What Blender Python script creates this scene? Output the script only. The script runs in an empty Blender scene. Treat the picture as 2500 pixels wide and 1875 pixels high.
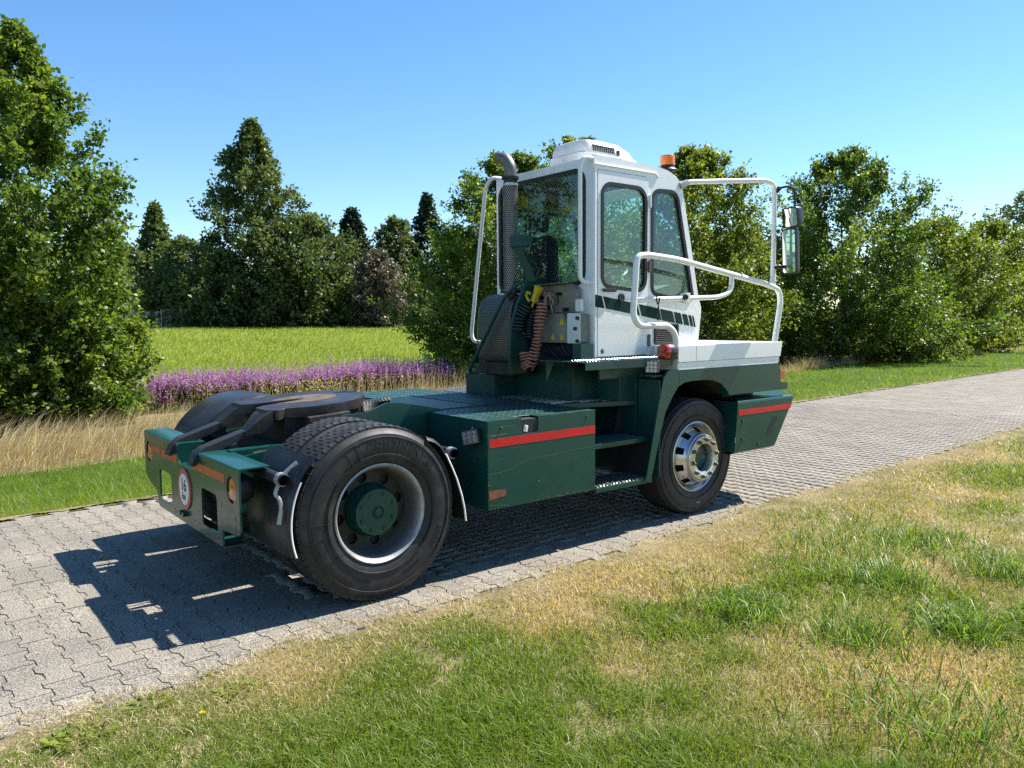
import bpy, bmesh, math, random
import numpy as np
from mathutils import Vector, Matrix
from mathutils.geometry import tessellate_polygon
R = math.radians
rng = np.random.default_rng(7)
random.seed(7)
scene = bpy.context.scene
COL = scene.collection

# ------------------------------------------------------------------ camera
CAM = np.array([-2.1809, -5.2278, 1.6522])
YAW, PIT, ROL, FPX = 0.8985, -0.0823, -0.0077, 1885.46
_d = np.array([math.cos(YAW)*math.cos(PIT), math.sin(YAW)*math.cos(PIT), math.sin(PIT)])
_r0 = np.array([math.sin(YAW), -math.cos(YAW), 0.0]); _u0 = np.cross(_r0, _d)
_c, _s = math.cos(ROL), math.sin(ROL)
_r = _c*_r0+_s*_u0; _u = -_s*_r0+_c*_u0
cd = bpy.data.cameras.new('camera'); cam = bpy.data.objects.new('camera', cd); COL.objects.link(cam)
cd.sensor_fit = 'HORIZONTAL'; cd.sensor_width = 36; cd.lens = FPX/2500*36
cd.clip_start = 0.05; cd.clip_end = 2000
cam.matrix_world = Matrix(((_r[0], _u[0], -_d[0], CAM[0]), (_r[1], _u[1], -_d[1], CAM[1]), (_r[2], _u[2], -_d[2], CAM[2]), (0, 0, 0, 1)))
scene.camera = cam

# ------------------------------------------------------------------ sky, sun, exposure
SUN_EL, SUN_AZ = R(53), R(-8.5)
wld = bpy.data.worlds.new('World'); scene.world = wld; wld.use_nodes = True
nt = wld.node_tree; nt.nodes.clear()
sky = nt.nodes.new('ShaderNodeTexSky'); sky.sky_type = 'NISHITA'; sky.sun_disc = False
sky.sun_elevation = SUN_EL; sky.sun_rotation = R(90)-SUN_AZ
sky.altitude = 0; sky.air_density = 1.0; sky.dust_density = 0.05; sky.ozone_density = 3.2
bg = nt.nodes.new('ShaderNodeBackground'); bg.inputs['Strength'].default_value = 0.09
wo = nt.nodes.new('ShaderNodeOutputWorld')
hs = nt.nodes.new('ShaderNodeHueSaturation'); hs.inputs['Saturation'].default_value = 1.20
nt.links.new(sky.outputs[0], hs.inputs['Color']); nt.links.new(hs.outputs[0], bg.inputs[0]); nt.links.new(bg.outputs[0], wo.inputs[0])
ld = bpy.data.lights.new('sun', 'SUN'); ld.energy = 4.9; ld.angle = R(0.53); ld.color = (1.0, 0.95, 0.87)
sun = bpy.data.objects.new('sun', ld); COL.objects.link(sun)
sun.rotation_euler = Vector((math.cos(SUN_EL)*math.cos(SUN_AZ), math.cos(SUN_EL)*math.sin(SUN_AZ), math.sin(SUN_EL))).to_track_quat('Z', 'Y').to_euler()
sun.location = (8, -2, 20)
vs = scene.view_settings; vs.view_transform = 'Standard'; vs.look = 'None'; vs.gamma = 1; vs.exposure = 1.2
vs.use_curve_mapping = False
scene.cycles.use_denoising = False; scene.cycles.sample_clamp_indirect = 1.6; scene.cycles.blur_glossy = 1.0
scene.cycles.max_bounces = 8; scene.cycles.transparent_max_bounces = 16
scene.cycles.caustics_reflective = False; scene.cycles.caustics_refractive = False

# ------------------------------------------------------------------ helpers: materials
MATS = {}
def pmat(name, color, rough=0.5, metal=0.0, coat=0.0, noise=0.0, nscale=6.0, bump=0.0, bscale=60.0, dirt=None, dirt_amt=0.0, dirt_scale=3.0, emit=None, scratch=None, spec=0.5, streak=None):
    m = bpy.data.materials.new(name); m.use_nodes = True; n = m.node_tree.nodes; l = m.node_tree.links
    b = n['Principled BSDF']
    b.inputs['Roughness'].default_value = rough; b.inputs['Metallic'].default_value = metal
    b.inputs['Coat Weight'].default_value = coat; b.inputs['Coat Roughness'].default_value = 0.08
    b.inputs['Specular IOR Level'].default_value = spec
    tc = n.new('ShaderNodeTexCoord')
    col = None
    rgb = n.new('ShaderNodeRGB'); rgb.outputs[0].default_value = (*color, 1); col = rgb.outputs[0]
    def noise_tex(sc, detail=6, ro=0.6, vec=None):
        t = n.new('ShaderNodeTexNoise'); t.inputs['Scale'].default_value = sc; t.inputs['Detail'].default_value = detail; t.inputs['Roughness'].default_value = ro
        l.new(vec if vec else tc.outputs['Object'], t.inputs['Vector']); return t
    def ramp(sock, a, b_, ca=(0, 0, 0, 1), cb=(1, 1, 1, 1)):
        r = n.new('ShaderNodeValToRGB'); r.color_ramp.elements[0].position = a; r.color_ramp.elements[1].position = b_
        r.color_ramp.elements[0].color = ca; r.color_ramp.elements[1].color = cb; l.new(sock, r.inputs[0]); return r.outputs[0]
    def mix(f, a, b_, typ='MIX'):
        x = n.new('ShaderNodeMix'); x.data_type = 'RGBA'; x.blend_type = typ
        if isinstance(f, float): x.inputs[0].default_value = f
        else: l.new(f, x.inputs[0])
        l.new(a, x.inputs[6])
        if isinstance(b_, tuple): x.inputs[7].default_value = (*b_, 1)
        else: l.new(b_, x.inputs[7])
        return x.outputs[2]
    if noise:
        t = noise_tex(nscale)
        v = ramp(t.outputs[0], 0.3, 0.7, (1-noise, 1-noise, 1-noise, 1), (1+noise, 1+noise, 1+noise, 1))
        col = mix(1.0, col, v, 'MULTIPLY')
    if dirt:
        t = noise_tex(dirt_scale, 10, 0.7)
        f = ramp(t.outputs[0], 0.62-dirt_amt*0.3, 0.78, (0, 0, 0, 1), (dirt_amt*1.6,)*3+(1,))
        col = mix(f, col, dirt)
    if streak:
        mp = n.new('ShaderNodeMapping'); mp.inputs['Scale'].default_value = (26, 26, 1.1); l.new(tc.outputs['Object'], mp.inputs[0])
        t = noise_tex(1.6, 5, 0.6, mp.outputs[0]); f1 = ramp(t.outputs[0], 0.55, 0.80, (0, 0, 0, 1), (0.42, 0.42, 0.42, 1)); t2 = noise_tex(2.5, 4, 0.6); f2 = ramp(t2.outputs[0], 0.42, 0.66)
        mm = n.new('ShaderNodeMath'); mm.operation = 'MULTIPLY'; l.new(f1, mm.inputs[0]); l.new(f2, mm.inputs[1]); col = mix(mm.outputs[0], col, streak)
    if scratch:
        mp = n.new('ShaderNodeMapping'); mp.inputs['Scale'].default_value = (1.2, 1.2, 34.0); mp.inputs['Rotation'].default_value = (0.05, 0.25, 0.1)
        l.new(tc.outputs['Object'], mp.inputs[0])
        t = noise_tex(2.2, 4, 0.55, mp.outputs[0]); f1 = ramp(t.outputs[0], 0.71, 0.725)
        t2 = noise_tex(3.0, 3, 0.5); f2 = ramp(t2.outputs[0], 0.5, 0.62)
        mm = n.new('ShaderNodeMath'); mm.operation = 'MULTIPLY'; l.new(f1, mm.inputs[0]); l.new(f2, mm.inputs[1])
        col = mix(mm.outputs[0], col, scratch)
    l.new(col, b.inputs['Base Color'])
    if bump:
        t = noise_tex(bscale, 5, 0.6); bp = n.new('ShaderNodeBump'); bp.inputs['Strength'].default_value = bump; bp.inputs['Distance'].default_value = 0.01
        l.new(t.outputs[0], bp.inputs['Height']); l.new(bp.outputs[0], b.inputs['Normal'])
    if emit:
        b.inputs['Emission Color'].default_value = (*emit[0], 1); b.inputs['Emission Strength'].default_value = emit[1]
    # roughness variation
    t = noise_tex(9.0, 6, 0.65); mr = n.new('ShaderNodeMapRange'); mr.inputs[3].default_value = max(0.01, rough-0.08); mr.inputs[4].default_value = min(1, rough+min(0.14, rough*0.5))
    l.new(t.outputs[0], mr.inputs[0]); l.new(mr.outputs[0], b.inputs['Roughness'])
    MATS[name] = m
    return m
M = MATS
pmat('scratch_line', (0.10, 0.12, 0.11), 0.6)
pmat('green_paint', (0.0045, 0.058, 0.045), 0.3, coat=0.22, spec=0.4, noise=0.12, nscale=3, dirt=(0.030, 0.058, 0.050), dirt_amt=0.28, dirt_scale=8, bump=0.04, bscale=7, scratch=(0.16, 0.17, 0.15))
pmat('decal_green', (0.003, 0.030, 0.020), 0.6, spec=0.2)
pmat('green_wall', (0.005, 0.052, 0.044), 0.4, noise=0.15, nscale=4, dirt=(0.06, 0.075, 0.07), dirt_amt=0.25, dirt_scale=6, scratch=(0.2, 0.21, 0.2))
pmat('green_tread', (0.012, 0.06, 0.048), 0.36, metal=0.15, noise=0.3, nscale=14, dirt=(0.12, 0.13, 0.12), dirt_amt=0.45, dirt_scale=9)
pmat('white_paint', (0.85, 0.85, 0.82), 0.3, coat=0.4, streak=(0.46, 0.36, 0.25), noise=0.03, nscale=3, dirt=(0.46, 0.41, 0.33), dirt_amt=0.2, dirt_scale=4)
pmat('white_rail', (0.80, 0.80, 0.77), 0.33, coat=0.3, noise=0.06, nscale=9, dirt=(0.38, 0.30, 0.22), dirt_amt=0.3, dirt_scale=14)
pmat('white_plastic', (0.72, 0.72, 0.69), 0.45, noise=0.05, nscale=6, dirt=(0.35, 0.32, 0.27), dirt_amt=0.35, dirt_scale=7)
pmat('grey_panel', (0.21, 0.21, 0.18), 0.5, noise=0.2, nscale=8, dirt=(0.10, 0.09, 0.07), dirt_amt=0.5, dirt_scale=6)
pmat('black_plastic', (0.012, 0.012, 0.013), 0.42, noise=0.2, nscale=10, dirt=(0.05, 0.048, 0.045), dirt_amt=0.3)
pmat('black_steel', (0.018, 0.018, 0.020), 0.45, noise=0.3, nscale=9, dirt=(0.075, 0.062, 0.045), dirt_amt=0.4, dirt_scale=8, bump=0.15, bscale=50)
pmat('mudguard', (0.020, 0.021, 0.023), 0.36, noise=0.25, nscale=5, dirt=(0.06, 0.058, 0.055), dirt_amt=0.35, dirt_scale=5)
pmat('rubber', (0.012, 0.012, 0.013), 0.55, noise=0.25, nscale=6, dirt=(0.075, 0.071, 0.064), dirt_amt=0.45, dirt_scale=8, bump=0.1, bscale=90)
pmat('rubber_tread', (0.016, 0.016, 0.017), 0.6, noise=0.3, nscale=14, dirt=(0.06, 0.056, 0.05), dirt_amt=0.5, dirt_scale=9)
pmat('seal_rubber', (0.010, 0.010, 0.011), 0.5)
pmat('grease_plate', (0.020, 0.020, 0.024), 0.36, metal=0.3, noise=0.4, nscale=6, dirt=(0.13, 0.085, 0.045), dirt_amt=0.5, dirt_scale=5, bump=0.25, bscale=30)
pmat('rust_wear', (0.17, 0.115, 0.066), 0.5, metal=0.35, noise=0.35, nscale=12, dirt=(0.06, 0.05, 0.04), dirt_amt=0.5, dirt_scale=10, bump=0.2, bscale=60)
pmat('grime', (0.016, 0.014, 0.012), 0.6, noise=0.5, nscale=14, dirt=(0.05, 0.04, 0.03), dirt_amt=0.6, bump=0.6, bscale=40)
pmat('rim_old', (0.46, 0.46, 0.45), 0.4, metal=0.5, noise=0.2, nscale=9, dirt=(0.09, 0.06, 0.04), dirt_amt=0.65, dirt_scale=9)
pmat('rim_dark', (0.045, 0.042, 0.037), 0.55, metal=0.3, noise=0.3, nscale=9, dirt=(0.03, 0.025, 0.02), dirt_amt=0.6, dirt_scale=8)  # darkest rim tone, for the deep-set rear wheel disc
pmat('nut_dark', (0.16, 0.155, 0.15), 0.4, metal=0.8, noise=0.2, nscale=30)
pmat('rim_shade', (0.20, 0.195, 0.185), 0.45, metal=0.4, noise=0.3, nscale=9, dirt=(0.05, 0.035, 0.025), dirt_amt=0.65, dirt_scale=9)  # rim colour darkened to paint the shade inside the rear barrel
pmat('rim_alu', (0.66, 0.65, 0.63), 0.27, metal=0.9, noise=0.12, nscale=7, dirt=(0.28, 0.22, 0.16), dirt_amt=0.45, dirt_scale=6)
pmat('steel', (0.48, 0.48, 0.47), 0.38, metal=0.85, noise=0.2, nscale=20, dirt=(0.15, 0.12, 0.09), dirt_amt=0.4, dirt_scale=15)
pmat('zinc', (0.36, 0.36, 0.35), 0.5, metal=0.5, noise=0.25, nscale=20)
pmat('pipe_dark', (0.05, 0.047, 0.042), 0.7, noise=0.3, nscale=12)
pmat('exhaust', (0.21, 0.19, 0.165), 0.45, metal=0.7, noise=0.25, nscale=12, dirt=(0.16, 0.10, 0.06), dirt_amt=0.5, dirt_scale=9)
pmat('red_tape', (0.62, 0.012, 0.018), 0.3, noise=0.12, nscale=12, dirt=(0.22, 0.02, 0.02), dirt_amt=0.3, dirt_scale=20)
pmat('orange_tape', (0.50, 0.10, 0.035), 0.4, noise=0.15, nscale=14, dirt=(0.22, 0.09, 0.05), dirt_amt=0.45, dirt_scale=14)
pmat('sign_white', (0.78, 0.78, 0.76), 0.4, noise=0.05)
pmat('sign_red', (0.50, 0.10, 0.07), 0.4, noise=0.12, nscale=20)
pmat('ink', (0.012, 0.012, 0.014), 0.5)
pmat('hose_pink', (0.38, 0.165, 0.10), 0.45, noise=0.2, nscale=20, dirt=(0.12, 0.07, 0.05), dirt_amt=0.4)
pmat('hose_black', (0.012, 0.013, 0.018), 0.35)
pmat('yellow', (0.60, 0.44, 0.02), 0.45, noise=0.2, nscale=18, dirt=(0.2, 0.15, 0.05), dirt_amt=0.4)
pmat('sticker_strip', (0.20, 0.21, 0.11), 0.5, noise=0.1)
pmat('cab_dark', (0.018, 0.019, 0.020), 0.7, noise=0.2)
pmat('cab_lining', (0.18, 0.19, 0.18), 0.75, noise=0.1)
pmat('seat_cloth', (0.010, 0.012, 0.022), 0.85, noise=0.2, nscale=30)
pmat('concrete', (0.42, 0.39, 0.34), 0.85, noise=0.2, nscale=3, dirt=(0.2, 0.18, 0.15), dirt_amt=0.4, bump=0.2, bscale=20)
pmat('brick_pink', (0.38, 0.22, 0.17), 0.85, noise=0.2, nscale=5)
pmat('bark', (0.10, 0.085, 0.065), 0.85, noise=0.35, nscale=9, bump=0.4, bscale=25)
pmat('mirror_glass', (0.85, 0.88, 0.88), 0.02, metal=1.0)
pmat('lamp_clear', (0.22, 0.23, 0.24), 0.12, metal=0.35, noise=0.1, nscale=60)
pmat('copper_rust', (0.22, 0.075, 0.035), 0.7, noise=0.35, nscale=30)

def lens_mat(name, color, rough=0.12, trans=0.35, glow=0.0):
    m = pmat(name, color, rough, coat=0.6)
    b = m.node_tree.nodes['Principled BSDF']; b.inputs['Transmission Weight'].default_value = trans
    return m
lens_mat('lens_amber', (0.95, 0.24, 0.012), 0.15, 0.0); lens_mat('lens_red', (0.45, 0.010, 0.012)); lens_mat('lens_orange', (0.75, 0.16, 0.03))

def glass_mat(name, tint, refl=1.0, haze=0.0):
    m = bpy.data.materials.new(name); m.use_nodes = True; n = m.node_tree.nodes; l = m.node_tree.links; n.clear()
    o = n.new('ShaderNodeOutputMaterial'); tr = n.new('ShaderNodeBsdfTransparent'); tr.inputs[0].default_value = (*tint, 1)
    gl = n.new('ShaderNodeBsdfGlossy'); gl.inputs['Roughness'].default_value = 0.015; gl.inputs[0].default_value = (0.95, 1, 0.98, 1)
    ge = n.new('ShaderNodeNewGeometry'); dt = n.new('ShaderNodeVectorMath'); dt.operation = 'DOT_PRODUCT'; l.new(ge.outputs['Incoming'], dt.inputs[0]); l.new(ge.outputs['Normal'], dt.inputs[1])
    ab = n.new('ShaderNodeMath'); ab.operation = 'ABSOLUTE'; l.new(dt.outputs['Value'], ab.inputs[0])
    su = n.new('ShaderNodeMath'); su.operation = 'SUBTRACT'; su.inputs[0].default_value = 1.0; l.new(ab.outputs[0], su.inputs[1])
    pw = n.new('ShaderNodeMath'); pw.operation = 'POWER'; l.new(su.outputs[0], pw.inputs[0]); pw.inputs[1].default_value = 5.0
    mm = n.new('ShaderNodeMath'); mm.operation = 'MULTIPLY_ADD'; mm.inputs[1].default_value = 0.9*refl; mm.inputs[2].default_value = 0.04*refl; l.new(pw.outputs[0], mm.inputs[0])
    df = n.new('ShaderNodeBsdfDiffuse'); df.inputs[0].default_value = (0.45, 0.5, 0.48, 1)
    m1 = n.new('ShaderNodeMixShader'); m1.inputs[0].default_value = haze; l.new(tr.outputs[0], m1.inputs[1]); l.new(df.outputs[0], m1.inputs[2])
    mx = n.new('ShaderNodeMixShader'); l.new(mm.outputs[0], mx.inputs[0]); l.new(m1.outputs[0], mx.inputs[1]); l.new(gl.outputs[0], mx.inputs[2])
    l.new(mx.outputs[0], o.inputs[0]); MATS[name] = m; return m
glass_mat('glass_side', (0.80, 0.92, 0.88), 1.3, 0.02); glass_mat('glass_rear', (0.78, 0.90, 0.86), 0.9, 0.005)

def perf_mat(name, src, scale, hole=0.33, axis='XZ'):
    """perforated sheet: round holes let light through (fine mesh far below picking size)"""
    m = bpy.data.materials.new(name); m.use_nodes = True; n = m.node_tree.nodes; l = m.node_tree.links
    b = n['Principled BSDF']; b.inputs['Base Color'].default_value = (*src, 1); b.inputs['Metallic'].default_value = 0.55; b.inputs['Roughness'].default_value = 0.42
    uv = n.new('ShaderNodeUVMap'); uv.uv_map = 'UVMap'
    sp = n.new('ShaderNodeSeparateXYZ'); l.new(uv.outputs[0], sp.inputs[0])
    def math_(op, a, b_=None):
        x = n.new('ShaderNodeMath'); x.operation = op
        for i, v in enumerate((a, b_)):
            if v is None: continue
            if isinstance(v, (int, float)): x.inputs[i].default_value = v
            else: l.new(v, x.inputs[i])
        return x.outputs[0]
    U = math_('MULTIPLY', sp.outputs[0], scale); V = math_('MULTIPLY', sp.outputs[1], scale*1.1547)
    row = math_('FLOOR', V); off = math_('MULTIPLY', math_('MODULO', row, 2.0), 0.5)
    fu = math_('SUBTRACT', math_('FRACT', math_('ADD', U, off)), 0.5); fv = math_('MULTIPLY', math_('SUBTRACT', math_('FRACT', V), 0.5), 0.866)
    dd = math_('SQRT', math_('ADD', math_('MULTIPLY', fu, fu), math_('MULTIPLY', fv, fv)))
    h = math_('LESS_THAN', dd, hole)
    tr = n.new('ShaderNodeBsdfTransparent'); mx = n.new('ShaderNodeMixShader'); l.new(h, mx.inputs[0]); l.new(b.outputs[0], mx.inputs[1]); l.new(tr.outputs[0], mx.inputs[2])
    l.new(mx.outputs[0], n['Material Output'].inputs[0]); MATS[name] = m; return m
perf_mat('perf_shield', (0.24, 0.23, 0.21), 58, 0.38); perf_mat('perf_drum', (0.20, 0.185, 0.16), 58, 0.36)

# ------------------------------------------------------------------ helpers: meshes
def link(o, parent=None):
    COL.objects.link(o)
    if parent is not None: o.parent = parent
    return o
def empty(name, loc=(0, 0, 0), rz=0.0, parent=None):
    o = bpy.data.objects.new(name, None); o.empty_display_size = 0.2; o.location = loc; o.rotation_euler = (0, 0, rz)
    return link(o, parent)
def tag(o, label, cat=None, group=None, kind=None):
    o['label'] = label
    if cat: o['category'] = cat
    if group: o['group'] = group
    if kind: o['kind'] = kind
    return o
def rpoly(pts, r, seg=4):
    """2D polygon with rounded corners; r scalar or per-corner list"""
    out = []; n = len(pts)
    for i in range(n):
        p = np.array(pts[i], float); a = np.array(pts[i-1], float)-p; b = np.array(pts[(i+1) % n], float)-p
        ri = r[i] if isinstance(r, (list, tuple)) else r
        la, lb = np.linalg.norm(a), np.linalg.norm(b); a /= la; b /= lb
        ang = math.acos(max(-1, min(1, float(a@b))))
        if ri <= 0 or ang > math.pi-0.02: out.append(tuple(p)); continue
        t = min(ri/math.tan(ang/2), la*0.49, lb*0.49); rr = t*math.tan(ang/2)
        bis = (a+b)/np.linalg.norm(a+b); c = p+bis*(rr/math.sin(ang/2))
        s = p+a*t-c; e = p+b*t-c; a0 = math.atan2(s[1], s[0]); a1 = math.atan2(e[1], e[0])
        da = (a1-a0+math.pi) % (2*math.pi)-math.pi
        for k in range(seg+1):
            q = a0+da*k/seg; out.append((c[0]+rr*math.cos(q), c[1]+rr*math.sin(q)))
    return out
def circ(cx, cy, r, n=24, ry=None):
    return [(cx+r*math.cos(2*math.pi*i/n), cy+(ry or r)*math.sin(2*math.pi*i/n)) for i in range(n)]
def rect(x0, x1, y0, y1): return [(x0, y0), (x1, y0), (x1, y1), (x0, y1)]
class S:
    def __init__(s): s.v = []; s.f = []; s.m = []; s.cur = 0
    def add(s, V, F):
        o = len(s.v); s.v += [tuple(map(float, p)) for p in V]; s.f += [tuple(i+o for i in f) for f in F]; s.m += [s.cur]*len(F); return s
    def box(s, x0, x1, y0, y1, z0, z1):
        return s.add([(x, y, z) for z in (z0, z1) for x, y in ((x0, y0), (x1, y0), (x1, y1), (x0, y1))], [(3, 2, 1, 0), (4, 5, 6, 7), (0, 1, 5, 4), (1, 2, 6, 5), (2, 3, 7, 6), (3, 0, 4, 7)])
    def prism(s, poly, ax, a0, a1, holes=()):
        mk = {'x': lambda p, a: (a, p[0], p[1]), 'y': lambda p, a: (p[0], a, p[1]), 'z': lambda p, a: (p[0], p[1], a)}[ax]
        loops = [poly]+list(holes); flat = [p for lp in loops for p in lp]; n = len(flat)
        V = [mk(p, a0) for p in flat]+[mk(p, a1) for p in flat]; F = []
        if holes:
            tr = tessellate_polygon([[Vector((p[0], p[1], 0)) for p in lp] for lp in loops])
            for t in tr: F.append(tuple(t)); F.append(tuple(i+n for i in reversed(t)))
        else: F.append(tuple(range(n))); F.append(tuple(range(2*n-1, n-1, -1)))
        o = 0
        for lp in loops:
            k = len(lp)
            for i in range(k): j = (i+1) % k; F.append((o+i, o+j, n+o+j, n+o+i))
            o += k
        return s.add(V, F)
    def loft(s, loops, caps=True, closed=True):
        n = len(loops[0]); V = [p for lp in loops for p in lp]; F = []
        for a in range(len(loops)-1):
            for i in range(n if closed else n-1): j = (i+1) % n; F.append((a*n+i, a*n+j, (a+1)*n+j, (a+1)*n+i))
        if caps: F.append(tuple(range(n-1, -1, -1))); F.append(tuple(range((len(loops)-1)*n, len(loops)*n)))
        return s.add(V, F)
    def cyl(s, p0, p1, r, n=16, r1=None):
        p0 = np.array(p0, float); p1 = np.array(p1, float); d = p1-p0; d /= np.linalg.norm(d)
        a = np.cross(d, [0, 0, 1.0] if abs(d[2]) < 0.9 else [1.0, 0, 0]); a /= np.linalg.norm(a); b = np.cross(d, a)
        r1 = r if r1 is None else r1
        L = [[tuple(p+rr*(math.cos(2*math.pi*i/n)*a+math.sin(2*math.pi*i/n)*b)) for i in range(n)] for p, rr in ((p0, r), (p1, r1))]
        return s.loft(L)
    def lathe(s, prof, ax, c, n=64, close=False):
        """prof [(radius, axial)] about axis through c"""
        V = []; k = len(prof)
        for i in range(n):
            t = 2*math.pi*i/n; ct, st = math.cos(t), math.sin(t)
            for r, a in prof:
                V.append({'y': (c[0]+r*ct, c[1]+a, c[2]+r*st), 'z': (c[0]+r*ct, c[1]+r*st, c[2]+a), 'x': (c[0]+a, c[1]+r*ct, c[2]+r*st)}[ax])
        F = []
        for i in range(n):
            j = (i+1) % n
            for q in range(k if close else k-1):
                q2 = (q+1) % k; F.append((i*k+q, j*k+q, j*k+q2, i*k+q2))
        return s.add(V, F)
    def tube(s, pts, r, n=10, fil=0.0, seg=5, cap=True):
        P = [np.array(p, float) for p in pts]; n0 = len(P)
        if fil:
            Q = [P[0]]
            for i in range(1, len(P)-1):
                a = P[i-1]-P[i]; b = P[i+1]-P[i]; la, lb = np.linalg.norm(a), np.linalg.norm(b); a /= la; b /= lb
                f = fil[i] if isinstance(fil, (list, tuple)) else fil
                t = min(f, la*0.48, lb*0.48)
                for k in range(seg+1):
                    u = k/seg; Q.append((1-u)**2*(P[i]+a*t)+2*u*(1-u)*P[i]+u*u*(P[i]+b*t))
            Q.append(P[-1]); P = Q
        P = np.array(P)
        if isinstance(r, (list, np.ndarray)) and len(r) != len(P): r = np.interp(np.linspace(0, 1, len(P)), np.linspace(0, 1, len(r)), r)
        T = np.gradient(P, axis=0); T /= np.linalg.norm(T, axis=1)[:, None]
        a = np.cross(T[0], [0, 0, 1.0] if abs(T[0][2]) < 0.9 else [1.0, 0, 0]); a /= np.linalg.norm(a); L = []
        for i in range(len(P)):
            a = a-T[i]*(a@T[i]); a /= np.linalg.norm(a); b = np.cross(T[i], a); rr = r[i] if isinstance(r, (list, np.ndarray)) else r
            L.append([tuple(P[i]+rr*(math.cos(2*math.pi*k/n)*a+math.sin(2*math.pi*k/n)*b)) for k in range(n)])
        return s.loft(L, caps=cap)
    def build(s, name, mat, parent=None, bevel=0.0, smooth=True, ang=35, bseg=2, mats=None):
        me = bpy.data.meshes.new(name); me.from_pydata(s.v, [], s.f)
        for mm in (mats or [mat]): me.materials.append(M[mm] if isinstance(mm, str) else mm)
        if mats: me.polygons.foreach_set('material_index', s.m)
        bm = bmesh.new(); bm.from_mesh(me); bmesh.ops.recalc_face_normals(bm, faces=bm.faces)
        if bevel:
            ed = [e for e in bm.edges if len(e.link_faces) == 2 and e.calc_face_angle(0) > 0.6]
            try: bmesh.ops.bevel(bm, geom=ed, offset=bevel, segments=bseg, profile=0.5, affect='EDGES', clamp_overlap=True)
            except Exception: pass
        bm.to_mesh(me); bm.free()
        if smooth:
            me.polygons.foreach_set('use_smooth', [True]*len(me.polygons)); me.set_sharp_from_angle(angle=R(ang))
        me.update()
        o = link(bpy.data.objects.new(name, me), parent)
        if bevel and smooth: o.modifiers.new('even_normals', 'WEIGHTED_NORMAL').keep_sharp = True
        return o
def clone(o, parent, mat=None):
    c = o.copy(); COL.objects.link(c); c.parent = parent
    if mat is not None: c.matrix_basis = mat
    return c
def text_geo(body, size, extrude=0.0, spacing=1.0, bold=0.0):
    cu = bpy.data.curves.new('t', 'FONT'); cu.body = body; cu.size = size; cu.extrude = extrude; cu.align_x = 'CENTER'; cu.align_y = 'CENTER'; cu.space_character = spacing; cu.offset = bold
    cu.resolution_u = 3
    o = bpy.data.objects.new('t', cu); COL.objects.link(o); dg = bpy.context.evaluated_depsgraph_get()
    me = o.evaluated_get(dg).to_mesh(); V = np.array([v.co[:] for v in me.vertices]).reshape(-1, 3); F = [tuple(p.vertices) for p in me.polygons]
    o.evaluated_get(dg).to_mesh_clear(); bpy.data.objects.remove(o); bpy.data.curves.remove(cu)
    return V, F
def np_mesh(name, V, nper, faces_local, mats, parent=None, attrs=None, smooth=False, face_mat=None):
    """V (N*nper,3); the same local faces for each of N pieces"""
    N = len(V)//nper; me = bpy.data.meshes.new(name)
    base = (np.arange(N)*nper)[:, None]
    loops = np.concatenate([base+np.array(f)[None, :] for f in faces_local], 1).ravel()
    tot = np.tile([len(f) for f in faces_local], N); start = np.concatenate([[0], np.cumsum(tot)[:-1]])
    me.vertices.add(len(V)); me.vertices.foreach_set('co', np.ascontiguousarray(V, dtype=np.float32).ravel())
    me.loops.add(len(loops)); me.loops.foreach_set('vertex_index', loops.astype(np.int32))
    me.polygons.add(len(tot)); me.polygons.foreach_set('loop_start', start.astype(np.int32)); me.polygons.foreach_set('loop_total', tot.astype(np.int32))
    for mm in mats: me.materials.append(M[mm] if isinstance(mm, str) else mm)
    if face_mat is not None: me.polygons.foreach_set('material_index', np.repeat(face_mat, len(faces_local)).astype(np.int32))
    if smooth: me.polygons.foreach_set('use_smooth', np.ones(len(tot), bool))
    me.update(calc_edges=True)
    for k, a in (attrs or {}).items():
        at = me.attributes.new(k, 'FLOAT', 'POINT'); at.data.foreach_set('value', np.repeat(a, nper).astype(np.float32))
    return link(bpy.data.objects.new(name, me), parent)
class VNoise:
    def __init__(s, seed, n=64): s.g = np.random.default_rng(seed).random((n, n)); s.n = n
    def one(s, x, y):
        xi = np.floor(x).astype(int); yi = np.floor(y).astype(int); fx = x-xi; fy = y-yi; fx = fx*fx*(3-2*fx); fy = fy*fy*(3-2*fy); n = s.n
        g = lambda i, j: s.g[i % n, j % n]
        return (g(xi, yi)*(1-fx)+g(xi+1, yi)*fx)*(1-fy)+(g(xi, yi+1)*(1-fx)+g(xi+1, yi+1)*fx)*fy
    def __call__(s, x, y, sc=1.0, oct=3):
        t = 0; a = 1; w = 0
        for o in range(oct): t = t+a*s.one(x*sc*2**o+17.3*o, y*sc*2**o+5.1*o); w += a; a *= 0.55
        return t/w
# ================================================================== ground
RA = R(2.8); RC, RS = math.cos(RA), math.sin(RA)
VN, VF = -1.52, 2.56                       # near and far road edge in road coordinates
def to_road(x, y): return x*RC+y*RS, -x*RS+y*RC
def from_road(u, v): return u*RC-v*RS, u*RS+v*RC
NZ = VNoise(3); NZ2 = VNoise(11); NZ3 = VNoise(29)
def lawn_outer(x): return 5.0+0.16*np.clip(x, -5, 25)          # where the mown strip ends (y)
def ground_z(x, y):
    t = np.clip((y+0.15*x-16)/55.0, 0, 1.6); return 1.35*t*t*(3-2*np.clip(t, 0, 1))*(t <= 1)+1.35*(t > 1)

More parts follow.
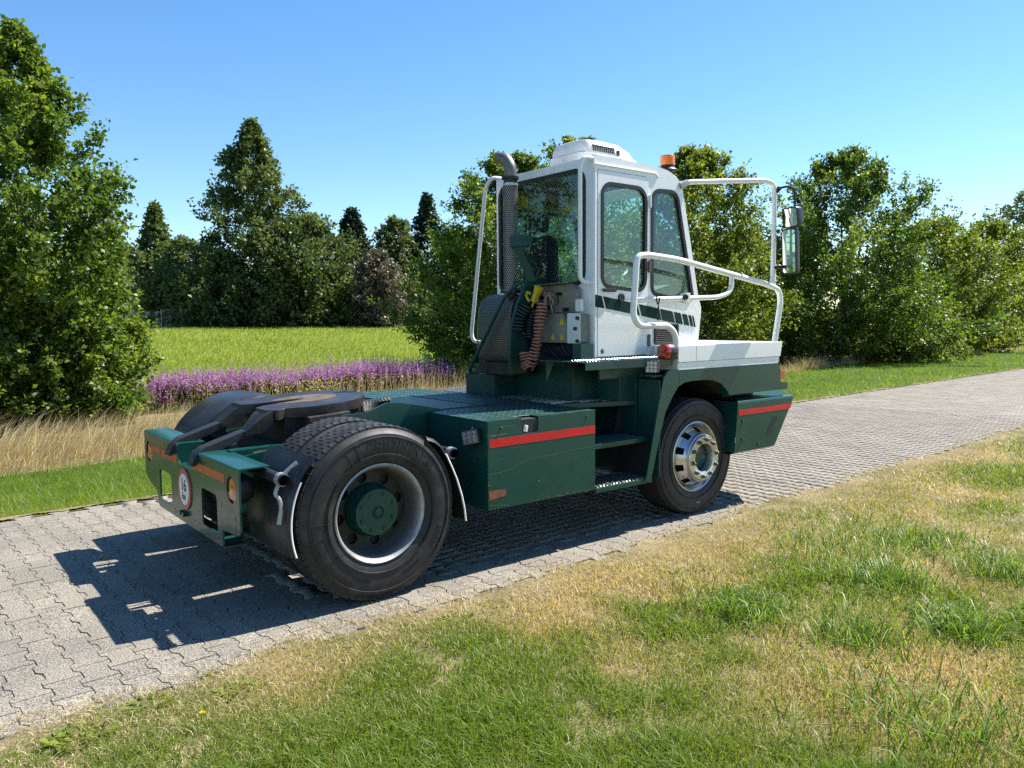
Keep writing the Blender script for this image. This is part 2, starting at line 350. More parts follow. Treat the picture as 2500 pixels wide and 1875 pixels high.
def node_mat(name, fn):
    m = bpy.data.materials.new(name); m.use_nodes = True; fn(m.node_tree, m.node_tree.nodes, m.node_tree.links, m.node_tree.nodes['Principled BSDF']); MATS[name] = m; return m
def _noise(n, l, vec, sc, det=6, ro=0.6):
    t = n.new('ShaderNodeTexNoise'); t.inputs['Scale'].default_value = sc; t.inputs['Detail'].default_value = det; t.inputs['Roughness'].default_value = ro; l.new(vec, t.inputs['Vector']); return t.outputs[0]
def _ramp(n, l, sock, stops):
    r = n.new('ShaderNodeValToRGB'); e = r.color_ramp.elements
    while len(e) < len(stops): e.new(0.5)
    for k, (p, c_) in enumerate(stops): e[k].position = p; e[k].color = (*c_, 1)
    l.new(sock, r.inputs[0]); return r.outputs[0]
def soil_fn(stops, sc):
    def f(t, n, l, b):
        g = n.new('ShaderNodeNewGeometry'); a = _noise(n, l, g.outputs['Position'], sc, 8, 0.65); c0_ = _ramp(n, l, a, stops); f_ = _noise(n, l, g.outputs['Position'], 75, 5, 0.75); c9 = _ramp(n, l, f_, [(0.33, (0.45, 0.45, 0.45)), (0.66, (1.35, 1.35, 1.3))]); mx_ = n.new('ShaderNodeMix'); mx_.data_type = 'RGBA'; mx_.blend_type = 'MULTIPLY'; mx_.inputs[0].default_value = 1; l.new(c0_, mx_.inputs[6]); l.new(c9, mx_.inputs[7]); l.new(mx_.outputs[2], b.inputs['Base Color']); b.inputs['Roughness'].default_value = 0.95; b.inputs['Specular IOR Level'].default_value = 0.1
        bb = _noise(n, l, g.outputs['Position'], 40, 6, 0.7); bp = n.new('ShaderNodeBump'); bp.inputs['Strength'].default_value = 0.5; bp.inputs['Distance'].default_value = 0.03; l.new(bb, bp.inputs['Height']); l.new(bp.outputs[0], b.inputs['Normal'])
    return f
node_mat('soil_meadow', soil_fn([(0.3, (0.14, 0.185, 0.02)), (0.5, (0.185, 0.23, 0.03)), (0.7, (0.23, 0.255, 0.05))], 0.6))
node_mat('soil_verge', soil_fn([(0.3, (0.09, 0.10, 0.03)), (0.5, (0.20, 0.165, 0.09)), (0.68, (0.32, 0.26, 0.165))], 1.3))
node_mat('soil_far', soil_fn([(0.3, (0.05, 0.085, 0.012)), (0.6, (0.08, 0.11, 0.02)), (0.8, (0.15, 0.13, 0.05))], 1.0))
node_mat('soil_dry', soil_fn([(0.3, (0.15, 0.115, 0.065)), (0.6, (0.26, 0.205, 0.125)), (0.8, (0.33, 0.27, 0.175))], 2.0))
node_mat('road_sand', soil_fn([(0.3, (0.035, 0.031, 0.026)), (0.7, (0.085, 0.074, 0.058))], 6.0))

def sheet(name, xs, ys, zf, mat, dz=0.0):
    X, Y = np.meshgrid(xs, ys, indexing='ij'); Z = zf(X, Y)+dz; a, b = X.shape
    me = bpy.data.meshes.new(name); idx = np.arange(a*b).reshape(a, b)
    q = np.stack([idx[:-1, :-1], idx[1:, :-1], idx[1:, 1:], idx[:-1, 1:]], -1).reshape(-1, 4)
    me.from_pydata(np.stack([X, Y, Z], -1).reshape(-1, 3).tolist(), [], q.tolist()); me.materials.append(M[mat]); me.polygons.foreach_set('use_smooth', [True]*len(me.polygons)); me.update()
    o = link(bpy.data.objects.new(name, me)); o['kind'] = 'structure'; return o
gx = np.concatenate([np.linspace(-900, -60, 12), np.linspace(-50, 90, 71), np.linspace(110, 1200, 14)])
gy = np.concatenate([np.linspace(-900, -60, 10), np.linspace(-40, 110, 76), np.linspace(130, 1200, 14)])
g = sheet('ground', gx, gy, ground_z, 'soil_meadow', -0.10); g['label'] = 'green meadow stretching from the flower strip to the far trees'
# strips in road coordinates
def strip(name, us, v0, v1, mat, z, nv=6):
    V = []; 
    for u in us:
        for k in range(nv):
            a = v0(u) if callable(v0) else v0; b = v1(u) if callable(v1) else v1; v = a+(b-a)*k/(nv-1); x, y = from_road(u, v); V.append((x, y, z))
    F = [(i*nv+j, (i+1)*nv+j, (i+1)*nv+j+1, i*nv+j+1) for i in range(len(us)-1) for j in range(nv-1)]
    me = bpy.data.meshes.new(name); me.from_pydata(V, [], F); me.materials.append(M[mat]); me.update(); o = link(bpy.data.objects.new(name, me)); o['kind'] = 'structure'; return o
us = np.concatenate([np.linspace(-40, 60, 60), np.linspace(70, 400, 12)])
strip('near_verge', us, -60.0, VN+0.02, 'soil_verge', -0.012)
def ragged(name, v_in, v_mid, sgn, mat, seed, label):
    uu = np.arange(-9, 34, 0.035); xx, yy = from_road(uu, np.full(len(uu), v_mid)); e_ = v_mid+sgn*(-0.05+0.22*(NZ(xx, yy, 1.6, 3)-0.5)+0.16*(NZ2(xx, yy, 6.0, 3)-0.42)+0.05*(rng.random(len(uu))-0.5))
    V = []
    for a_, b_ in zip(uu, e_): V.append((*from_road(a_, v_in), -0.010)); V.append((*from_road(a_, v_mid-sgn*0.08), 0.006)); V.append((*from_road(a_, b_), 0.0035))
    F = [(i*3+j, i*3+3+j, i*3+4+j, i*3+1+j) for i in range(len(uu)-1) for j in range(2)]
    me = bpy.data.meshes.new(name); me.from_pydata(V, [], F); me.materials.append(M[mat]); me.update(); o = link(bpy.data.objects.new(name, me)); o['kind'] = 'structure'; o['label'] = label
ragged('near_verge_edge', VN-0.45, VN, 1, 'soil_verge', 1, 'ragged turf edge creeping over the near side of the paving')
ragged('far_verge_edge', VF+0.14, VF, -1, 'soil_verge', 2, 'ragged dry turf edge along the far side of the paving')
lo_ = lambda u: to_road(u, 0)[1]*0+(lawn_outer(np.array(u))-u*RS)
strip('far_verge', us, VF-0.02, lambda u: float(lo_(u)), 'soil_far', -0.012)
strip('dry_strip', us, lambda u: float(lo_(u)), lambda u: float(lo_(u))+8.0, 'soil_dry', -0.020)
road = strip('road', us, VN, VF, 'road_sand', -0.0115, 3); road['label'] = 'straight road of grey interlocking concrete pavers'

# pavers
def paver_fn(isl):
    def f(t, n, l, b):
        g = n.new('ShaderNodeNewGeometry'); oi = n.new('ShaderNodeObjectInfo')
        sp = _noise(n, l, g.outputs['Position'], 120, 4, 0.8); c1 = _ramp(n, l, sp, [(0.39, (0.046, 0.041, 0.034)), (0.49, (0.205, 0.186, 0.156)), (0.60, (0.39, 0.357, 0.301))])
        big = _noise(n, l, g.outputs['Position'], 1.6, 5, 0.6); c2 = _ramp(n, l, big, [(0.3, (0.80, 0.80, 0.80)), (0.7, (1.10, 1.09, 1.06))])
        m1 = n.new('ShaderNodeMix'); m1.data_type = 'RGBA'; m1.blend_type = 'MULTIPLY'; m1.inputs[0].default_value = 1; l.new(c1, m1.inputs[6]); l.new(c2, m1.inputs[7])
        c3 = _ramp(n, l, g.outputs['Random Per Island'] if isl else oi.outputs['Random'], [(0.0, (0.90, 0.90, 0.91)), (1.0, (1.08, 1.07, 1.05))])
        m2 = n.new('ShaderNodeMix'); m2.data_type = 'RGBA'; m2.blend_type = 'MULTIPLY'; m2.inputs[0].default_value = 1; l.new(m1.outputs[2], m2.inputs[6]); l.new(c3, m2.inputs[7])
        l.new(m2.outputs[2], b.inputs['Base Color']); b.inputs['Roughness'].default_value = 0.85; b.inputs['Specular IOR Level'].default_value = 0.25
        bb = _noise(n, l, g.outputs['Position'], 260, 4, 0.7); bp = n.new('ShaderNodeBump'); bp.inputs['Strength'].default_value = 0.55; bp.inputs['Distance'].default_value = 0.004; l.new(bb, bp.inputs['Height']); l.new(bp.outputs[0], b.inputs['Normal'])
    return f
node_mat('paver', paver_fn(False)); node_mat('paver_mass', paver_fn(True))
HW, WW, HL = 0.0806, 0.0554, 0.0972
half = [(HW, -HL), (HW, -0.068), (WW, -0.040), (WW, 0.040), (HW, 0.068), (HW, HL)]
outl_p = half+[(-x, -y) for x, y in half]
PX, PY = 0.140, 0.2
top_ = [(x*0.990, y*0.992, 0.0) for x, y in outl_p]; mid_ = [(x, y, -0.0016) for x, y in outl_p]; bot_ = [(x, y, -0.03) for x, y in outl_p]
pv = np.array(top_+mid_+bot_); k = len(outl_p)
pfc = [tuple(range(k))]+[(i+a*k, (i+1) % k+a*k, (i+1) % k+(a+1)*k, i+(a+1)*k) for a in range(2) for i in range(k)]
pfc = [f[::-1] if n_ else f for n_, f in enumerate(pfc)]
U0, U1 = -9.0, 46.0
cells = []
for i in range(int((U1-U0)/PX)):
    u = U0+i*PX; offv = 0.5*PY*(i % 2)
    for j in range(-2, 23):
        v = VN+0.1+j*PY+offv
        if VN-0.01 < v < VF+0.01: cells.append((u, v))
cells = np.array(cells); cx_, cy_ = from_road(cells[:, 0], cells[:, 1])
rel = np.stack([cx_-CAM[0], cy_-CAM[1], np.full(len(cx_), -CAM[2])], 1)
dep = rel@_d; px_ = 1250+FPX*(rel@_r)/np.maximum(dep, 0.1); py_ = 937.5-FPX*(rel@_u)/np.maximum(dep, 0.1)
vis = (dep > 0.5) & (px_ > -60) & (px_ < 2560) & (py_ < 1930)
hid = (cx_ > -0.3) & (cx_ < 4.2) & (cy_ > -1.0) & (cy_ < 2.6)
score = np.where(vis & ~hid, dep, 1e6); order = np.argsort(score); near = order[:300]; isn = np.zeros(len(cells), bool); isn[near] = True
me = bpy.data.meshes.new('paver'); me.from_pydata(pv.tolist(), [], pfc); me.materials.append(M['paver']); me.update()
for i in near:
    o = bpy.data.objects.new('paver', me); o.parent = road; o.location = (cx_[i], cy_[i], random.gauss(-0.0015, 0.0009)); o.rotation_euler = (random.gauss(0, 0.004), random.gauss(0, 0.004), RA+random.gauss(0, 0.006)); COL.objects.link(o)
ri = np.where(~isn)[0]; N = len(ri); ang = RA+rng.normal(0, 0.006, N); ca, sa = np.cos(ang)[:, None], np.sin(ang)[:, None]
tx = rng.normal(0, 0.002, N)[:, None]; ty_ = rng.normal(0, 0.002, N)[:, None]; z0 = np.minimum(rng.normal(-0.0015, 0.0008, N), 0.002)[:, None]
Vx = pv[None, :, 0]*ca-pv[None, :, 1]*sa+cx_[ri][:, None]; Vy = pv[None, :, 0]*sa+pv[None, :, 1]*ca+cy_[ri][:, None]; Vz = pv[None, :, 2]+z0+pv[None, :, 0]*tx+pv[None, :, 1]*ty_
A3 = np.stack([Vx, Vy, Vz], -1); lowr = A3[:, 2*k:, 2]; lowr[:] = lowr+0.018; farm = cells[ri, 0] > 12
nb = [0]+list(range(1, 1+k)); A2 = np.concatenate([A3[:, :k], A3[:, 2*k:]], 1)
o = np_mesh('paving', A2[~farm].reshape(-1, 3), 2*k, [pfc[0]]+pfc[1:1+k], ['paver_mass'], road); o['kind'] = 'stuff'
o = np_mesh('paving', A2[farm][:, :k].reshape(-1, 3), k, [pfc[0]], ['paver_mass'], road); o['kind'] = 'stuff'
fr = strip('far_paving', np.linspace(U1-0.07, 400, 40), VN, VF, 'paver_mass', -0.001, 3); fr.parent = road; del fr['kind']; fr['kind'] = 'stuff'
# ================================================================== the tractor
T = empty('terminal_tractor', (0, 0, 0))
tag(T, 'dark green terminal tractor with narrow white cab parked on the paved road', 'truck')
YS = -1.24

# ---- chassis
c = S()
prof = [(-0.70, 0.46), (-0.70, 0.80), (-0.55, 0.83), (0.0, 0.90), (0.12, 1.03), (0.30, 1.035), (0.46, 1.088), (0.56, 1.085), (0.95, 1.004), (2.3, 1.0), (3.6, 0.94), (3.6, 0.66), (0.9, 0.66), (0.5, 0.62)]
for sgn in (-1, 1):
    c.prism(prof, 'y', sgn*0.50, sgn*0.515)
    c.prism([(-0.6, 0.72), (3.6, 0.72), (3.6, 0.90), (-0.6, 0.86)], 'y', sgn*0.36, sgn*0.44)
for x in (-0.35, 0.55, 1.5, 2.3): c.box(x-0.05, x+0.05, -0.36, 0.36, 0.70, 0.84)
chassis = c.build('chassis_frame', 'green_paint', T, bevel=0.003)
c = S(); c.lathe([(0.0, -0.62), (0.10, -0.62), (0.11, -0.25), (0.19, -0.15), (0.22, 0.0), (0.19, 0.15), (0.11, 0.25), (0.10, 0.62), (0.0, 0.62)], 'y', (0, 0, 0.52), 24)
c.build('rear_axle', 'grime', T)
c = S(); c.cyl((3.067, -0.95, 0.49), (3.067, 0.95, 0.49), 0.07, 12); c.box(2.9, 3.2, -0.5, 0.5, 0.5, 0.66); c.build('front_axle', 'grime', T)
c = S(); c.box(2.15, 3.4, -0.33, 0.33, 0.55, 1.2); c.build('engine_block', 'grime', T, bevel=0.02)

# ---- rear plate
outl = [(-1.025, 0.815), (-1.025, 0.475), (-0.71, 0.445), (-0.70, 0.35), (0.70, 0.335), (0.71, 0.44), (0.90, 0.47), (1.0, 0.50), (1.025, 0.815)]
outl = rpoly([(-1.025, 0.838), (-1.025, 0.47), (-0.72, 0.45), (-0.715, 0.345), (0.69, 0.335), (0.71, 0.44), (0.90, 0.475), (1.02, 0.52), (1.02, 0.838), (0.135, 0.838), (0.135, 0.722), (-0.185, 0.722), (-0.185, 0.838)], [0.0, 0.04, 0.02, 0.01, 0.06, 0.03, 0.05, 0.06, 0.0, 0.0, 0.03, 0.03, 0.0])
holes = [rpoly([(0.325, 0.395), (0.625, 0.395), (0.625, 0.615), (0.325, 0.615)], 0.03, 3), rpoly([(-0.64, 0.41), (-0.345, 0.41), (-0.345, 0.64), (-0.64, 0.64)], 0.03, 3), circ(-0.90, 0.715, 0.078, 24), circ(0.90, 0.705, 0.078, 24)]
for y, z in ((-0.73, 0.60), (-0.73, 0.50), (-0.955, 0.56), (-0.955, 0.50), (0.76, 0.56), (0.76, 0.50)): holes.append(circ(y, z, 0.006, 6, 0.02))
for y, z in ((0.25, 0.39), (0.20, 0.385), (-0.20, 0.40), (-0.27, 0.40)): holes.append(circ(y, z, 0.008, 6))
c = S(); c.prism(outl, 'x', -0.757, -0.745, holes)
rear_plate = c.build('rear_plate', 'green_paint', T, smooth=False)
c = S()
fl = [(-0.757, 0.838), (-0.753, 0.846), (-0.744, 0.85), (-0.58, 0.85), (-0.58, 0.842), (-0.744, 0.8405)]
c.prism(fl, 'y', -1.025, -0.185); c.prism(fl, 'y', 0.135, 1.02); c.box(-0.745, -0.5, -0.185, 0.135, 0.714, 0.722)
c.box(-0.745, -0.60, -0.19, -0.185, 0.722, 0.842); c.box(-0.745, -0.60, 0.135, 0.14, 0.722, 0.842)
c.box(-0.745, -0.62, -0.72, 0.70, 0.336, 0.345)
c.build('top_flange', 'green_paint', rear_plate)
for y, z in ((0.06, 0.405), (-0.01, 0.405)): c = S(); c.cyl((-0.757, y, z), (-0.785, y, z), 0.017, 6); c.build('bolt', 'green_paint', rear_plate)
for y0, y1, z0, z1 in ((0.57, 0.80, 0.722, 0.762), (0.165, 0.545, 0.712, 0.768), (-0.795, -0.19, 0.733, 0.786)):
    c = S(); c.prism([(y0, z0+0.003), (y1, z0), (y1, z1), (y0, z1+0.002)], 'x', -0.7588, -0.757); c.build('reflective_tape', 'orange_tape', rear_plate)
# speed sign
c = S(); c.cyl((-0.757, -0.005, 0.57), (-0.766, -0.005, 0.57), 0.135, 40); sg = c.build('speed_sign', 'sign_red', T)
tag(sg, 'round white sign with red rim reading 16 km')
c = S(); c.cyl((-0.766, -0.005, 0.57), (-0.7675, -0.005, 0.57), 0.103, 40); c.build('sign_face', 'sign_white', sg)
def wall_text(body, size, y, z, x, parent, mat, bold=0.0, name='lettering'):
    V, F = text_geo(body, size, 0.0004, bold=bold); P = np.stack([np.full(len(V), x)-V[:, 2], y-V[:, 0], z+V[:, 1]], 1)
    s = S(); s.add(P, F); return s.build(name, mat, parent, smooth=False)
wall_text('16', 0.115, -0.005, 0.595, -0.7685, sg, 'ink', 0.002); wall_text('km', 0.062, -0.005, 0.522, -0.7685, sg, 'ink', 0.001)
for y in (-0.90, 0.90):
    z = 0.715 if y < 0 else 0.705
    c = S(); c.lathe([(0.0, 0.09), (0.06, 0.09), (0.085, 0.05), (0.085, 0.0), (0.078, -0.004)], 'x', (-0.735, y, z), 28); tl = c.build('rear_lamp', 'black_plastic', T)
    c = S(); c.lathe([(0.076, 0.0), (0.074, -0.012), (0.05, -0.018), (0.0, -0.02)], 'x', (-0.735, y, z), 28); 
    lens = c.build('lens', 'lens_orange', tl)
    c = S(); c.prism([(y-0.07, z-0.02), (y+0.07, z-0.02), (y+0.06, z-0.055), (y-0.06, z-0.055)], 'x', -0.7535, -0.748); c.build('lens', 'lens_red', tl)

# ---- ramps and fifth wheel
for y in (0.255, -0.255):
    c = S(); w = 0.052
    pr = [(-0.41, 0.972), (-0.72, 0.875), (-0.775, 0.83), (-0.80, 0.765), (-0.775, 0.765), (-0.70, 0.82), (-0.41, 0.925)]
    c.prism([(a, b) for a, b in pr], 'y', y-w, y+w); c.prism([(-0.5, 0.90), (-0.40, 0.93), (-0.40, 0.70), (-0.46, 0.70)], 'y', y-0.015, y+0.015)
    c.build('guide_ramp', 'black_steel', T, bevel=0.003)
c = S()
N = 48; ZT = 1.105; ring = []
pl = []
for i in range(N+1):
    t = R(-128)+R(256)*i/N; pl.append((0.06+0.44*math.cos(t), 0.46*math.sin(t)))
lobeL = [(-0.27, 0.40), (-0.32, 0.33), (-0.32, 0.13), (-0.25, 0.075), (-0.02, 0.045), (0.07, 0.0), (-0.02, -0.045), (-0.25, -0.075), (-0.32, -0.13), (-0.32, -0.33), (-0.27, -0.40)]
pl = pl+lobeL
c.prism(pl, 'z', ZT-0.07, ZT)
for sg_ in (-1, 1):
    L1 = [(-0.30, sg_*0.12, ZT-0.003), (-0.30, sg_*0.385, ZT-0.003), (-0.30, sg_*0.385, ZT-0.09), (-0.30, sg_*0.12, ZT-0.09)]
    L2 = [(-0.36, sg_*0.16, ZT-0.035), (-0.36, sg_*0.37, ZT-0.035), (-0.36, sg_*0.37, ZT-0.14), (-0.36, sg_*0.16, ZT-0.14)]
    L3 = [(-0.47, sg_*0.215, ZT-0.125), (-0.47, sg_*0.32, ZT-0.125), (-0.47, sg_*0.32, ZT-0.155), (-0.47, sg_*0.215, ZT-0.155)]
    c.loft([L1, L2, L3])
fw = c.build('fifth_wheel', 'grease_plate', T, bevel=0.006); fw.matrix_basis = Matrix.Translation((0.05, 0, 1.05))@Matrix.Rotation(R(-3.5), 4, 'Y')@Matrix.Translation((-0.05, 0, -1.05))
c = S(); pp = [(0.08+0.23*math.cos(R(a)), 0.20*math.sin(R(a))) for a in range(-148, 149, 8)]
pin = [(0.075+0.012*math.cos(R(a)), 0.03*math.sin(R(a))) for a in (140, 90, 40, 0, -40, -90, -140)]
c.prism(pp+[(-0.20, 0.105)]+[(-0.02, 0.055)]+[(0.06, 0.035), (0.085, 0.0), (0.06, -0.035)]+[(-0.02, -0.055), (-0.20, -0.105)], 'z', ZT-0.004, ZT+0.0015)
c.build('worn_patch', 'rust_wear', fw, smooth=False)
c = S(); c.box(-0.22, 0.34, -0.36, 0.36, 0.86, 1.05); c.box(-0.10, 0.20, -0.48, -0.36, 0.92, 1.04); c.box(-0.10, 0.20, 0.36, 0.48, 0.92, 1.04); c.box(0.28, 0.52, -0.22, 0.22, 0.95, 1.045); c.box(-0.48, 0.7, -0.50, 0.50, 0.84, 0.87)
for i in range(9):
    a = i*0.06; c.cyl((0.36+a*0.45, -0.36+0.02*i, 0.99), (0.40+a*0.45, -0.28, 1.055), 0.022, 7)
c.build('coupling_mount', 'grime', fw, bevel=0.012)

# ---- wheels
def tyre_geo(Rad, W, y_out, sgn, tread):
    """tyre lathe, outer face at y=y_out (world sign sgn=-1 for the right side), centre at origin"""
    def pr(a): return sgn*(-a)  # a = depth inward from outer flange
    half = [(0.286, 0.022), (0.303, 0.006), (0.325, -0.002), (0.375, -0.012), (0.43, -0.014), (0.475, -0.006), (Rad-0.022, 0.008), (Rad-0.006, 0.018), (Rad, 0.036)]
    s = [(r, a) for r, a in half]; o = [(r, W-a) for r, a in reversed(half)]
    k = [(r, y_out-sgn*a) for r, a in s+o]
    return k
TY = {}
def make_tyre(kind):
    if kind in TY: return TY[kind]
    Rad = 0.5235 if kind == 'rear' else 0.491
    W = 0.29
    c = S(); pf = tyre_geo(Rad-(0.014 if kind == 'rear' else 0.006), W, 0, -1, kind)
    # grooves
    lo = [(r, a) for r, a in pf]
    c.lathe(lo, 'y', (0, 0, 0), 96)
    if kind == 'rear':
        # sidewall ribs
        for rr in (0.345, 0.352, 0.455):
            c.lathe([(rr, -0.010), (rr+0.0015, -0.0165), (rr+0.004, -0.0165), (rr+0.0055, -0.010)], 'y', (0, 0, 0), 96)
    else:
        for rr in (0.35, 0.44): c.lathe([(rr, -0.010), (rr+0.0015, -0.016), (rr+0.004, -0.016), (rr+0.0055, -0.010)], 'y', (0, 0, 0), 96)
    t = S()
    if kind == 'rear':
        rows = [(0.022, 0.068), (0.0715, 0.1165), (0.120, 0.165), (0.1685, 0.2135), (0.217, 0.263)]; n = 66
        for ri, (a0, a1) in enumerate(rows):
            for i in range(n):
                t0 = 2*math.pi*(i+0.5*(ri % 2))/n; dt = 2*math.pi/n*0.90; r0, r1 = Rad-0.02, Rad
                edge = ri in (0, 4)
                V = []
                for rr in (r0, r1):
                    for aa, tt in ((a0, 0.0), (a1, 0.10), (a1, 1.10), ((a0+a1)/2, 0.97), (a0, 1.0)):
                        r2 = rr-(0.006 if edge and ((aa == a0 and ri == 0) or (aa == a1 and ri == 4)) else 0)
                        an = t0+dt*tt; V.append((r2*math.cos(an), aa, r2*math.sin(an)))
                t.add(V, [(4, 3, 2, 1, 0), (5, 6, 7, 8, 9)]+[(i_, (i_+1) % 5, 5+(i_+1) % 5, 5+i_) for i_ in range(5)])
        tt = t
    else:
        for a0, a1 in ((0.030, 0.075), (0.083, 0.120), (0.128, 0.162), (0.170, 0.207), (0.215, 0.26)):
            t.lathe([(Rad-0.012, a0), (Rad, a0+0.004), (Rad, a1-0.004), (Rad-0.012, a1)], 'y', (0, 0, 0), 96)
        tt = t
    TY[kind] = (c, tt); return TY[kind]
PROTO = {}
def place(key, builder, parent, mat):
    if key not in PROTO:
        o = builder(); PROTO[key] = o; o.parent = parent; o.matrix_basis = mat; return o
    return clone(PROTO[key], parent, mat)
def arc_text(c, body, size, rad, ang, y, ext=0.0016, spacing=1.0, bold=0.0):
    V, F = text_geo(body, size, ext, spacing, bold); r = rad+V[:, 1]; a = ang-V[:, 0]/rad
    P = np.stack([r*np.cos(a), y-V[:, 2], r*np.sin(a)], 1); c.add(P, F)
def make_wheel(name, loc, kind, outer_sign, dual_inner=False):
    """outer_sign -1: outer face toward -y. local wheel: outer face at local y=0 pointing -y"""
    E_ = empty(name, loc, 0 if outer_sign < 0 else math.pi, T)
    I = Matrix.Identity(4); tk = 'rear' if kind.startswith('rear') else 'front'
    tc, tt = make_tyre(tk)
    ty = place(tk+'tyre', lambda: tc.build('tyre', 'rubber'), E_, I); place(tk+'tread', lambda: tt.build('tread', 'rubber_tread', smooth=(tk == 'front')), ty, I)
    if tk == 'rear':
        def rim():
            c = S(); c.lathe([(0.286, 0.03), (0.2985, 0.012), (0.2985, 0.002), (0.291, -0.002), (0.283, 0.006), (0.276, 0.018), (0.272, 0.035)], 'y', (0, 0, 0), 72); c.cur = 1; c.lathe([(0.272, 0.035), (0.262, 0.05), (0.258, 0.09), (0.25, 0.135), (0.245, 0.15), (0.245, 0.20)], 'y', (0, 0, 0), 72); return c.build('rim', 'rim_old', mats=['rim_old', 'rim_shade'])
        place('rr_rim', rim, E_, I)
        if not dual_inner:
            def disc():
                c = S(); hs = [circ(0.20*math.cos(2*math.pi*i/8+0.2), 0.20*math.sin(2*math.pi*i/8+0.2), 0.034, 14) for i in range(8)]
                c.prism(circ(0, 0, 0.250, 56), 'y', 0.165, 0.178, hs+[circ(0, 0, 0.135, 32)]); return c.build('wheel_disc', 'rim_dark')
            place('rr_disc', disc, E_, I)
            def hub():
                c = S(); c.lathe([(0.160, 0.2), (0.160, 0.13), (0.146, 0.11), (0.142, 0.07), (0.141, 0.052), (0.136, 0.046), (0.04, 0.044), (0.034, 0.052), (0.028, 0.052), (0.022, 0.040), (0.0, 0.038)], 'y', (0, 0, 0), 48); return c.build('hub', 'green_paint')
            h = place('rr_hub', hub, E_, I)
            def nut():
                c = S(); c.cyl((0, 0.006, 0), (0, -0.006, 0), 0.0145, 6); c.cyl((0, -0.006, 0), (0, -0.009, 0), 0.008, 8); return c.build('bolt', 'green_paint')
            for i in range(8):
                a = 2*math.pi*(i+0.5)/8; place('rr_nut', nut, h if False else E_, Matrix.Translation((0.112*math.cos(a), 0.045, 0.112*math.sin(a))))
            def dark():
                c = S(); c.cyl((0, 0.20, 0), (0, 0.22, 0), 0.26, 40); return c.build('brake_drum', 'grime')
            place('rr_drum', dark, E_, I)
            def letters():
                c = S(); y0 = -0.0125
                arc_text(c, 'CONTINENTAL', 0.062, 0.418, R(68), y0, 0.0035, 1.25, 0.0012)
                arc_text(c, 'REGIONAL', 0.026, 0.392, R(-112), y0, 0.0025, 1.1)
                arc_text(c, 'HDR+', 0.050, 0.415, R(-28), y0, 0.003, 1.2, 0.001)
                arc_text(c, '315/80R22.5', 0.024, 0.40, R(-62), y0, 0.0025, 1.1)
                for a in (112, 121, 180, 192, 215):
                    V = []; 
                    for rr in (0.355, 0.45):
                        for da in (-0.004, 0.004):
                            for yy in (-0.008, -0.0155): V.append((rr*math.cos(R(a)+da), yy, rr*math.sin(R(a)+da)))
                    c.add(V, [(0, 1, 3, 2), (4, 6, 7, 5), (0, 4, 5, 1), (2, 3, 7, 6), (1, 5, 7, 3), (0, 2, 6, 4)])
                o = c.build('lettering', 'rubber', smooth=False); o['kind'] = 'stuff'; return o
            if outer_sign < 0: place('rr_let', letters, E_, I)
        else:
            def drum2():
                c = S(); c.cyl((0, 0.10, 0), (0, 0.26, 0), 0.245, 40); return c.build('brake_drum', 'grime')
            place('rr_drum2', drum2, E_, I)
    else:
        def rim():
            c = S(); c.lathe([(0.286, 0.03), (0.2985, 0.012), (0.2985, 0.002), (0.291, -0.002), (0.283, 0.006), (0.276, 0.018), (0.272, 0.032), (0.262, 0.045), (0.258, 0.07), (0.256, 0.2)], 'y', (0, 0, 0), 80); return c.build('rim', 'rim_alu')
        place('fr_rim', rim, E_, I)
        def disc():
            c = S(); n = 100; V = []; prof = [(0.2575, 0.05), (0.250, 0.022), (0.235, -0.005), (0.215, -0.035), (0.203, -0.055), (0.199, -0.068)]
            # dish with hand holes: skip faces on the second and third rings
            k = len(prof)
            for i in range(n):
                t = 2*math.pi*i/n
                for r, a in prof: V.append((r*math.cos(t), a, r*math.sin(t)))
            F = []
            for i in range(n):
                j = (i+1) % n
                for q in range(k-1):
                    if q in (1, 2) and (i % 10) in (3, 4, 5, 6): continue
                    F.append((i*k+q, j*k+q, j*k+q+1, i*k+q+1))
            c.add(V, F); return c.build('wheel_disc', 'rim_alu', ang=60)
        place('fr_disc', disc, E_, I)
        def face():
            c = S(); c.lathe([(0.199, -0.068), (0.194, -0.070), (0.191, -0.082), (0.186, -0.090), (0.128, -0.092), (0.121, -0.088), (0.112, -0.060), (0.110, 0.0)], 'y', (0, 0, 0), 64); return c.build('mounting_ring', 'rim_alu')
        fc = place('fr_face', face, E_, I)
        def nut():
            c = S(); c.lathe([(0.019, -0.089), (0.0195, -0.095), (0.016, -0.099), (0.0145, -0.100), (0.0145, -0.112), (0.010, -0.120), (0.0, -0.121)], 'y', (0, 0, 0), 12); return c.build('wheel_nut', 'nut_dark')
        for i in range(10):
            a = 2*math.pi*(i+0.3)/10; place('fr_nut', nut, E_, Matrix.Translation((0.155*math.cos(a), 0, 0.155*math.sin(a))))
        def hub():
            c = S(); c.lathe([(0.110, 0.02), (0.10, -0.02), (0.085, -0.03), (0.03, -0.032), (0.0, -0.032)], 'y', (0, 0, 0), 32); return c.build('hub', 'green_paint')
        place('fr_hub', hub, E_, I)
        def dark():
            c = S(); c.cyl((0, 0.14, 0), (0, 0.2, 0), 0.255, 40); return c.build('brake_drum', 'grime')
        place('fr_drum', dark, E_, I)
        def lt():
            c = S(); V, F = text_geo('11CV', 0.018, 0.0006); a = -0.9; rad = 0.385
            c.prism([(-0.022, -0.007), (0.022, -0.007), (0.022, 0.007), (-0.022, 0.007)], 'y', -0.0135, -0.011)
            c.v = [(x+0.02, y-0.001, z-0.395) for x, y, z in c.v]; return c.build('sidewall_patch', 'lamp_clear')
        if outer_sign < 0: place('fr_patch', lt, E_, I)
    return E_
make_wheel('rear_wheel', (0, -1.245, 0.5225), 'rear', -1)
